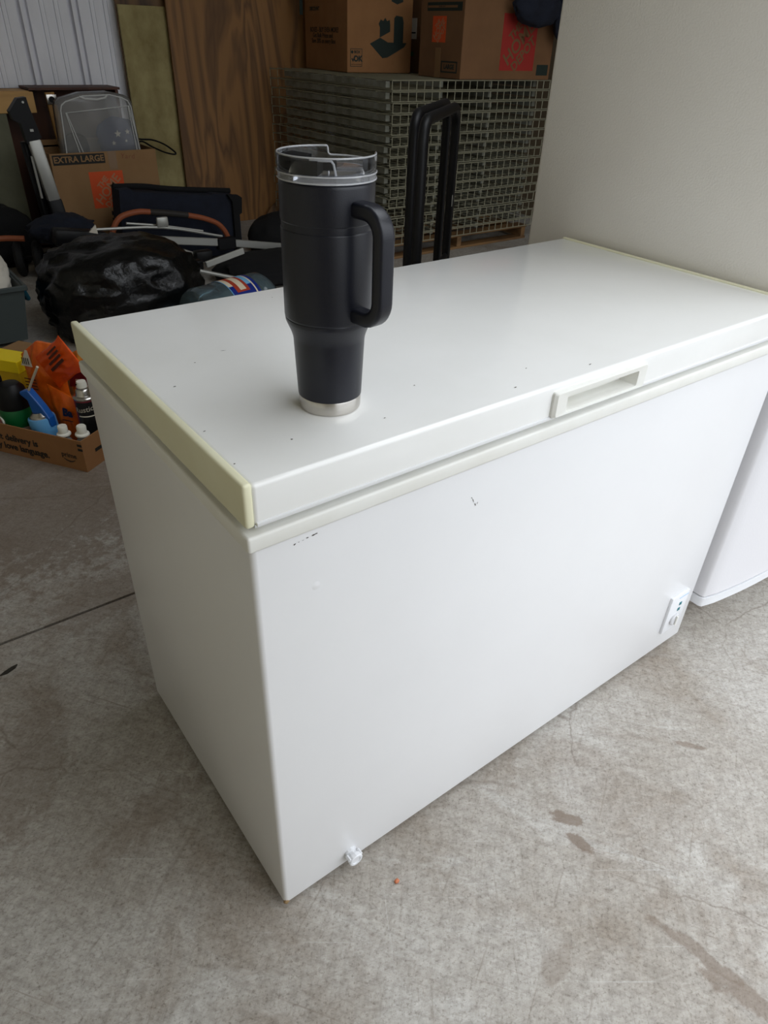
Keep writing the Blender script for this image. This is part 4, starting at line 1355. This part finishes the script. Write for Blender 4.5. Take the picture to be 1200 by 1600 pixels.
L0 = ring_rect(bm_.bm, -0.46, -0.035, 0.02, 0.32, 0.03)
L1 = ring_rect(bm_.bm, -0.50, 0.0, 0.0, 0.34, 0.27)
L2 = ring_rect(bm_.bm, -0.49, -0.010, 0.01, 0.33, 0.27)
L3 = ring_rect(bm_.bm, -0.45, -0.045, 0.03, 0.31, 0.04)
for A, B in ((L0, L1), (L1, L2), (L2, L3)):
    for i in range(4):
        bm_.bm.faces.new((A[i], A[(i + 1) % 4], B[(i + 1) % 4], B[i]))
bm_.bm.faces.new(L0[::-1])
bm_.bm.faces.new(L3)
bm_.build('bin_body', 'grey_bin', bn, smooth=0)
rmb = MB()
for lo, hi in (((-0.512, -0.012, 0.255), (0.012, 0.002, 0.277)), ((-0.512, 0.338, 0.255), (0.012, 0.352, 0.277)), ((-0.512, 0.0, 0.255), (-0.498, 0.34, 0.277)), ((-0.002, 0.0, 0.255), (0.012, 0.34, 0.277))):
    rmb.box(lo, hi, 0.003, 1)
rmb.build('bin_rim', 'grey_bin', bn)
MB().tube([(0.004, 0.06, 0.24), (0.022, 0.10, 0.19), (0.022, 0.20, 0.17), (0.004, 0.24, 0.22)], 0.012, 8).build('bin_handle', 'teal_handle', bn)
for (x, y) in ((-0.08, 0.05), (-0.08, 0.28), (-0.42, 0.05), (-0.42, 0.28)):
    MB().cyl((x - 0.012, y, 0.022), (x + 0.012, y, 0.022), 0.022, n=16).build('caster', 'tyre', bn)
wp = MB().blob((0.095, 3.03, 0.225), (0.215, 0.135, 0.215), 0.09, 3.2, 5, 4.0, 21, zmin=0.042, ridge=True).build('white_plastic_bag', 'white_film', None, smooth=60)
tag(wp, 'crumpled white plastic bag heaped on the grey bin', 'bag')

# ================================================================== SHALLOW DELIVERY CARTON AND WHAT IS IN IT
PA = Vector((0.171, 1.607, 0.0))
PRZ = math.atan2(-0.833, 0.553)
PL, PD, PH = 0.66, 0.46, 0.115
px_ = thing('delivery_carton', 'shallow open cardboard delivery carton full of bottles and bags, beside the freezer', 'box', PA, PRZ)
t = 0.004
mb = MB()
mb.box((-PL, 0, 0), (0, t, PH))
mb.box((-PL, PD - t, 0), (0, PD, PH))
mb.box((-PL, t, 0), (-PL + t, PD - t, PH))
mb.box((-t, t, 0), (0, PD - t, PH))
mb.box((-PL + t, t, 0), (-t, PD - t, t))
mb.build('carton_body', 'card_red', px_, smooth=0)
letter('Fast delivery is', 0.034, 'ink', px_, (-0.388, -0.0008, 0.066), FRONT, bold=0.0008, align='LEFT')
letter('my love language.', 0.034, 'ink', px_, (-0.388, -0.0008, 0.032), FRONT, bold=0.0008, align='LEFT')
letter('prime', 0.026, 'ink', px_, (-0.062, -0.0008, 0.052), FRONT, bold=0.0002)
sm = MB().tube([(x, -0.001, z) for x, z in ((-0.085, 0.037), (-0.075, 0.031), (-0.062, 0.0285), (-0.05, 0.0305), (-0.041, 0.036))], [0.0010, 0.0016, 0.0020, 0.0016, 0.0010], 6).build('smile_mark', 'ink', px_)
for z in (0.078, 0.094):
    plate((-0.018, -0.0006, z), (0.0005, 0.0002, z + 0.009), 'ink', px_, 'tape_mark')
plate((-0.0002, 0.055, 0.050), (0.0008, 0.15, 0.062), 'ink', px_, 'tape_mark')


def pb(s, tt, z):
    c, sn = math.cos(PRZ), math.sin(PRZ)
    return Vector((PA.x + (-s) * c - tt * sn, PA.y + (-s) * sn + tt * c, z))


ZB = 0.0046
# green bottle with a black lid
gb = thing('green_bottle', 'squat green bottle with a black lid and white oval sticker in the delivery carton', 'bottle', pb(0.335, 0.085, ZB), PRZ)
MB().lathe([(0.0, 0.0), (0.050, 0.0), (0.055, 0.006), (0.055, 0.082)], 40).build('bottle_base', 'bottle_clear', gb)
MB().lathe([(0.0, 0.078), (0.0555, 0.078), (0.0562, 0.084), (0.0555, 0.130), (0.050, 0.145), (0.0, 0.147)], 40).build('bottle_body', 'green', gb)
lidg = MB().lathe([(0.0, 0.138), (0.052, 0.138), (0.053, 0.146), (0.050, 0.178), (0.044, 0.205), (0.030, 0.222), (0.0, 0.226)], 40).build('bottle_lid', 'black', gb)
MB().blob((-0.052, 0.0, 0.225), (0.018, 0.018, 0.040), 0.02, 2, 3).build('lid_spout', 'black', lidg)
ov = MB().cyl((-0.020, -0.0500, 0.098), (-0.022, -0.0555, 0.098), 0.017, n=20).build('oval_sticker', 'cap', gb)
MB().cyl((-0.0214, -0.0540, 0.098), (-0.0222, -0.0562, 0.098), 0.010, n=16).build('sticker_print', 'label_red', ov)
# yellow packet
yp = thing('yellow_packet', 'yellow cardboard packet behind the green bottle in the delivery carton', 'packet', pb(0.490, 0.225, ZB), PRZ + 0.05)
MB().box((-0.09, -0.035, 0), (0.09, 0.05, 0.235), 0.002, 1).build('packet_body', 'yellow_shaded', yp, smooth=0)
MB().box((-0.092, -0.037, 0.20), (0.092, 0.052, 0.245), 0.002, 1).build('packet_top', 'yellow', yp, smooth=0)
sc_ = carton('small_carton', 'small brown carton in the far corner of the delivery carton', pb(0.63, 0.33, ZB), PRZ, (0.15, 0.11, 0.205), 'card')
# white capped bottles
def capped(label, s, tt, z, tilt):
    b = thing('capped_bottle', label, 'bottle', pb(s, tt, ZB), PRZ, 'white capped bottles in the delivery carton')
    b.rotation_euler = (0, tilt, PRZ)
    b.location.z += 0.025 * abs(tilt)
    MB().lathe([(0.0, 0.0), (0.022, 0.0), (0.025, 0.004), (0.025, z - 0.03), (0.013, z - 0.008), (0.013, z)], 28).build('bottle_body', 'bottle_clear', b)
    MB().lathe([(0.0, z - 0.004), (0.022, z - 0.004), (0.0235, z - 0.001), (0.0225, z + 0.003), (0.0155, z + 0.006), (0.0155, z + 0.028), (0.0135, z + 0.031), (0.0, z + 0.031)], 32).build('bottle_cap', 'cap', b)


capped('white capped bottle beside the blue spray can in the delivery carton', 0.108, 0.045, 0.096, 0.0)
capped('white capped bottle by the corner of the delivery carton, below the maroon can', 0.042, 0.052, 0.106, 0.06)
capped('white capped bottle in front of the green bottle in the delivery carton', 0.408, 0.032, 0.076, 0.0)
# blue spray can
bc = thing('spray_can', 'light blue spray can with a dark blue trigger and straw in the delivery carton', 'spray can', pb(0.200, 0.070, ZB + 0.0055), PRZ)
bc.rotation_euler = (0, -0.12, PRZ)
MB().lathe([(0.0, 0.0), (0.042, 0.0), (0.044, 0.004), (0.044, 0.118), (0.042, 0.124), (0.0, 0.124)], 40).build('can_body', 'blue_can', bc)
MB().lathe([(0.0, 0.122), (0.037, 0.122), (0.036, 0.130), (0.024, 0.142), (0.0, 0.144)], 32).build('can_dome', 'steel', bc)
tr = MB()
tr.prism([(-0.018, 0.135), (0.020, 0.135), (0.030, 0.11), (0.046, 0.09), (0.048, 0.125), (0.030, 0.165), (0.008, 0.20), (-0.006, 0.222), (-0.042, 0.215), (-0.044, 0.205), (-0.020, 0.185)], -0.014, 0.014, Matrix.Rotation(PI / 2, 4, 'X'))
tg = tr.build('trigger_cap', 'blue_dark', bc, smooth=0)
bvm = tg.modifiers.new('bevel', 'BEVEL')
bvm.width = 0.004
bvm.segments = 2
MB().tube([(-0.012, -0.004, 0.212), (0.035, -0.010, 0.262), (0.080, -0.014, 0.308)], 0.0042, 8).build('straw', 'straw', bc)
MB().lathe([(0.0441, 0.015), (0.0446, 0.015), (0.0446, 0.10), (0.0441, 0.10)], 10, a0=D(215), a1=D(240), closed_prof=True).build('print_strip', 'blue_dark', bc)
# maroon can with black label
mc = thing('spray_can', 'maroon spray can with black label and white nozzle, beside the freezer in the delivery carton', 'spray can', pb(0.072, 0.135, ZB), PRZ)
MB().lathe([(0.0, 0.0), (0.033, 0.0), (0.035, 0.004), (0.035, 0.195), (0.0335, 0.20), (0.0, 0.20)], 40).build('can_body', 'maroon', mc)
MB().lathe([(0.0, 0.198), (0.0365, 0.198), (0.037, 0.203), (0.0345, 0.206), (0.028, 0.209), (0.026, 0.213), (0.0245, 0.226), (0.021, 0.231), (0.019, 0.232), (0.019, 0.236), (0.0, 0.236)], 40).build('can_dome', 'steel', mc)
nz = MB().lathe([(0.0, 0.235), (0.0165, 0.235), (0.017, 0.246), (0.0145, 0.256), (0.0, 0.258)], 28).build('nozzle', 'cap', mc)
MB().cyl((-0.008, -0.0165, 0.248), (-0.008, -0.0150, 0.248), 0.003, n=10).build('nozzle_hole', 'black', nz)
ml = MB().lathe([(0.0351, 0.06), (0.0356, 0.06), (0.0356, 0.192), (0.0351, 0.192)], 24, a0=D(255), a1=D(365), closed_prof=True).build('can_label', 'label_black', mc)
MB().lathe([(0.0356, 0.140), (0.0360, 0.140), (0.0360, 0.144), (0.0356, 0.144)], 24, a0=D(262), a1=D(360), closed_prof=True).build('label_line', 'paper', ml)
lt = text_mesh('Rustic', 0.026, bold=0.0003, depth=0.0004)
for v in lt.vertices:                       # wrap the word round the can
    a = D(296) + v.co.x / 0.036
    v.co = Vector((0.0361 * math.cos(a), 0.0361 * math.sin(a), 0.166 + v.co.y + v.co.x * 0.12))
lt.materials.append(M['paper'])
link('lettering', lt, ml)


# crumpled bags
def pouch(w, h, d, seed, top=None, amp=0.012, nx=22, nz=26):
    """Film bag: two faces that meet at the edges, creased by noise; local x across, z up."""
    mb = MB()
    F, Bk = [], []
    for j in range(nz + 1):
        v = j / nz
        rf, rb = [], []
        for i in range(nx + 1):
            u = i / nx
            wx = w * (1.0 - 0.10 * math.sin(PI * v) * 0.5)
            x = (u - 0.5) * wx + 0.010 * noise.noise(Vector((v * 3, seed, 0)))
            zt = h * (top(u) if top else 1.0)
            z = v * zt
            prof = (max(0.0, math.sin(PI * u)) ** 0.6) * (max(0.0, math.sin(PI * min(1, v * 0.97 + 0.02))) ** 0.5)
            cr = amp * (0.5 - abs(noise.noise(Vector((u * 4.5, v * 3.0, seed)))) * 2.2) * prof
            rf.append(mb.bm.verts.new((x, -d / 2 * prof - cr, z)))
            rb.append(mb.bm.verts.new((x, d / 2 * prof + cr + 0.0008, z)))
        F.append(rf)
        Bk.append(rb)
    for j in range(nz):
        for i in range(nx):
            mb.bm.faces.new((F[j][i], F[j][i + 1], F[j + 1][i + 1], F[j + 1][i]))
            mb.bm.faces.new((Bk[j][i + 1], Bk[j][i], Bk[j + 1][i], Bk[j + 1][i + 1]))
    for j in range(nz):
        mb.bm.faces.new((F[j][0], F[j + 1][0], Bk[j + 1][0], Bk[j][0]))
        mb.bm.faces.new((F[j + 1][nx], F[j][nx], Bk[j][nx], Bk[j + 1][nx]))
    for i in range(nx):
        mb.bm.faces.new((F[0][i + 1], F[0][i], Bk[0][i], Bk[0][i + 1]))
        mb.bm.faces.new((F[nz][i], F[nz][i + 1], Bk[nz][i + 1], Bk[nz][i]))
    return mb


def patch(pts, y, m, parent, name='printed_patch', th=0.0006):
    return MB().prism(pts, 0, th, Matrix.Translation((0, y, 0)) @ RXC).build(name, m, parent, smooth=0)


ob = thing('snack_bag', 'tall crumpled orange snack bag with folded top in the delivery carton', 'bag', pb(0.285, 0.205, ZB), PRZ)
pouch(0.185, 0.335, 0.055, 3.3, lambda u: 0.82 + 0.18 * min(1, u * 2.2)).build('bag_body', 'orange_film', ob, smooth=60)
fl_ = pouch(0.125, 0.175, 0.022, 8.8, None, 0.006).build('folded_flap', 'orange_deep', ob, smooth=60)
fl_.location = (0.055, -0.045, 0.245)
fl_.rotation_euler = (0.1, D(52), 0)
for k, (x0, x1, z0) in enumerate(((-0.042, -0.036, 0.085), (-0.030, -0.023, 0.080), (-0.016, -0.008, 0.060), (0.0, 0.010, 0.05))):
    patch([(x0, z0), (x1, z0), (x1, 0.150 - 0.004 * k), (x0, 0.150 - 0.004 * k)], -0.0155, 'print_brown', fl_, 'print_line')
patch([(-0.078, 0.245), (-0.030, 0.245), (-0.035, 0.305), (-0.045, 0.305)], -0.0235, 'paper', ob, 'barcode_panel')
for x in (-0.068, -0.060, -0.052, -0.043):
    patch([(x, 0.252), (x + 0.003, 0.252), (x + 0.003, 0.276), (x, 0.276)], -0.0245, 'ink', ob, 'barcode_line')
for z in (0.20, 0.188, 0.176, 0.164):
    patch([(-0.07, z), (-0.02, z), (-0.02, z + 0.004), (-0.07, z + 0.004)], -0.033, 'print_brown', ob, 'print_line')
sbg = thing('snack_bag', 'amber snack bag with a maroon patch behind the maroon spray can', 'bag', pb(0.165, 0.262, ZB), PRZ)
pouch(0.155, 0.305, 0.05, 5.1, lambda u: 1.0 - 0.25 * abs(u - 0.45)).build('bag_body', 'amber_film', sbg, smooth=60)
patch([(-0.055 + 0.0, 0.17)] + [(0.0 + 0.048 * math.cos(a), 0.205 + 0.042 * math.sin(a)) for a in [PI * k / 10 - 0.4 for k in range(13)]], -0.031, 'maroon', sbg, 'maroon_patch')
patch([(-0.028, 0.165), (0.022, 0.160), (0.026, 0.195), (0.006, 0.208), (-0.020, 0.205)], -0.0325, 'paper', sbg, 'pale_patch')
ob2 = thing('snack_bag', 'small orange bag printed Ba, between the two spray cans', 'bag', pb(0.172, 0.140, ZB), PRZ)
pouch(0.115, 0.215, 0.030, 7.4, lambda u: 1.0 - 0.18 * u, 0.006).build('bag_body', 'orange_film', ob2, smooth=60)
letter('Ba', 0.040, 'print_navy', ob2, (0.022, -0.0195, 0.130), FRONT, bold=0.0022, shear=0.15)
patch([(-0.005, 0.098), (0.040, 0.098), (0.040, 0.102), (-0.005, 0.102)], -0.019, 'print_brown', ob2, 'print_line')

# ================================================================== BITS ON THE FLOOR
tag(MB().blob((0.181, -0.075, 0.0035), (0.0045, 0.0035, 0.004), 0.25, 2.5, 3, 2.5, 2, zmin=0.0).build('stone_chip', 'terracotta', None), 'tiny terracotta chip on the concrete in front of the freezer', 'chip')
lf = MB().prism([(-0.03, -0.002), (-0.01, -0.010), (0.02, -0.006), (0.032, 0.004), (0.012, 0.006), (-0.012, 0.004)], 0, 0.003).build('dried_leaf', 'leaf', None, smooth=0)
lf.scale = (0.7, 0.7, 1)
lf.location = (-0.250, 0.83, 0.0)
lf.rotation_euler = (0, 0, 0.25)
tag(lf, 'dark dried leaf on the shaded concrete by the floor joint', 'leaf')
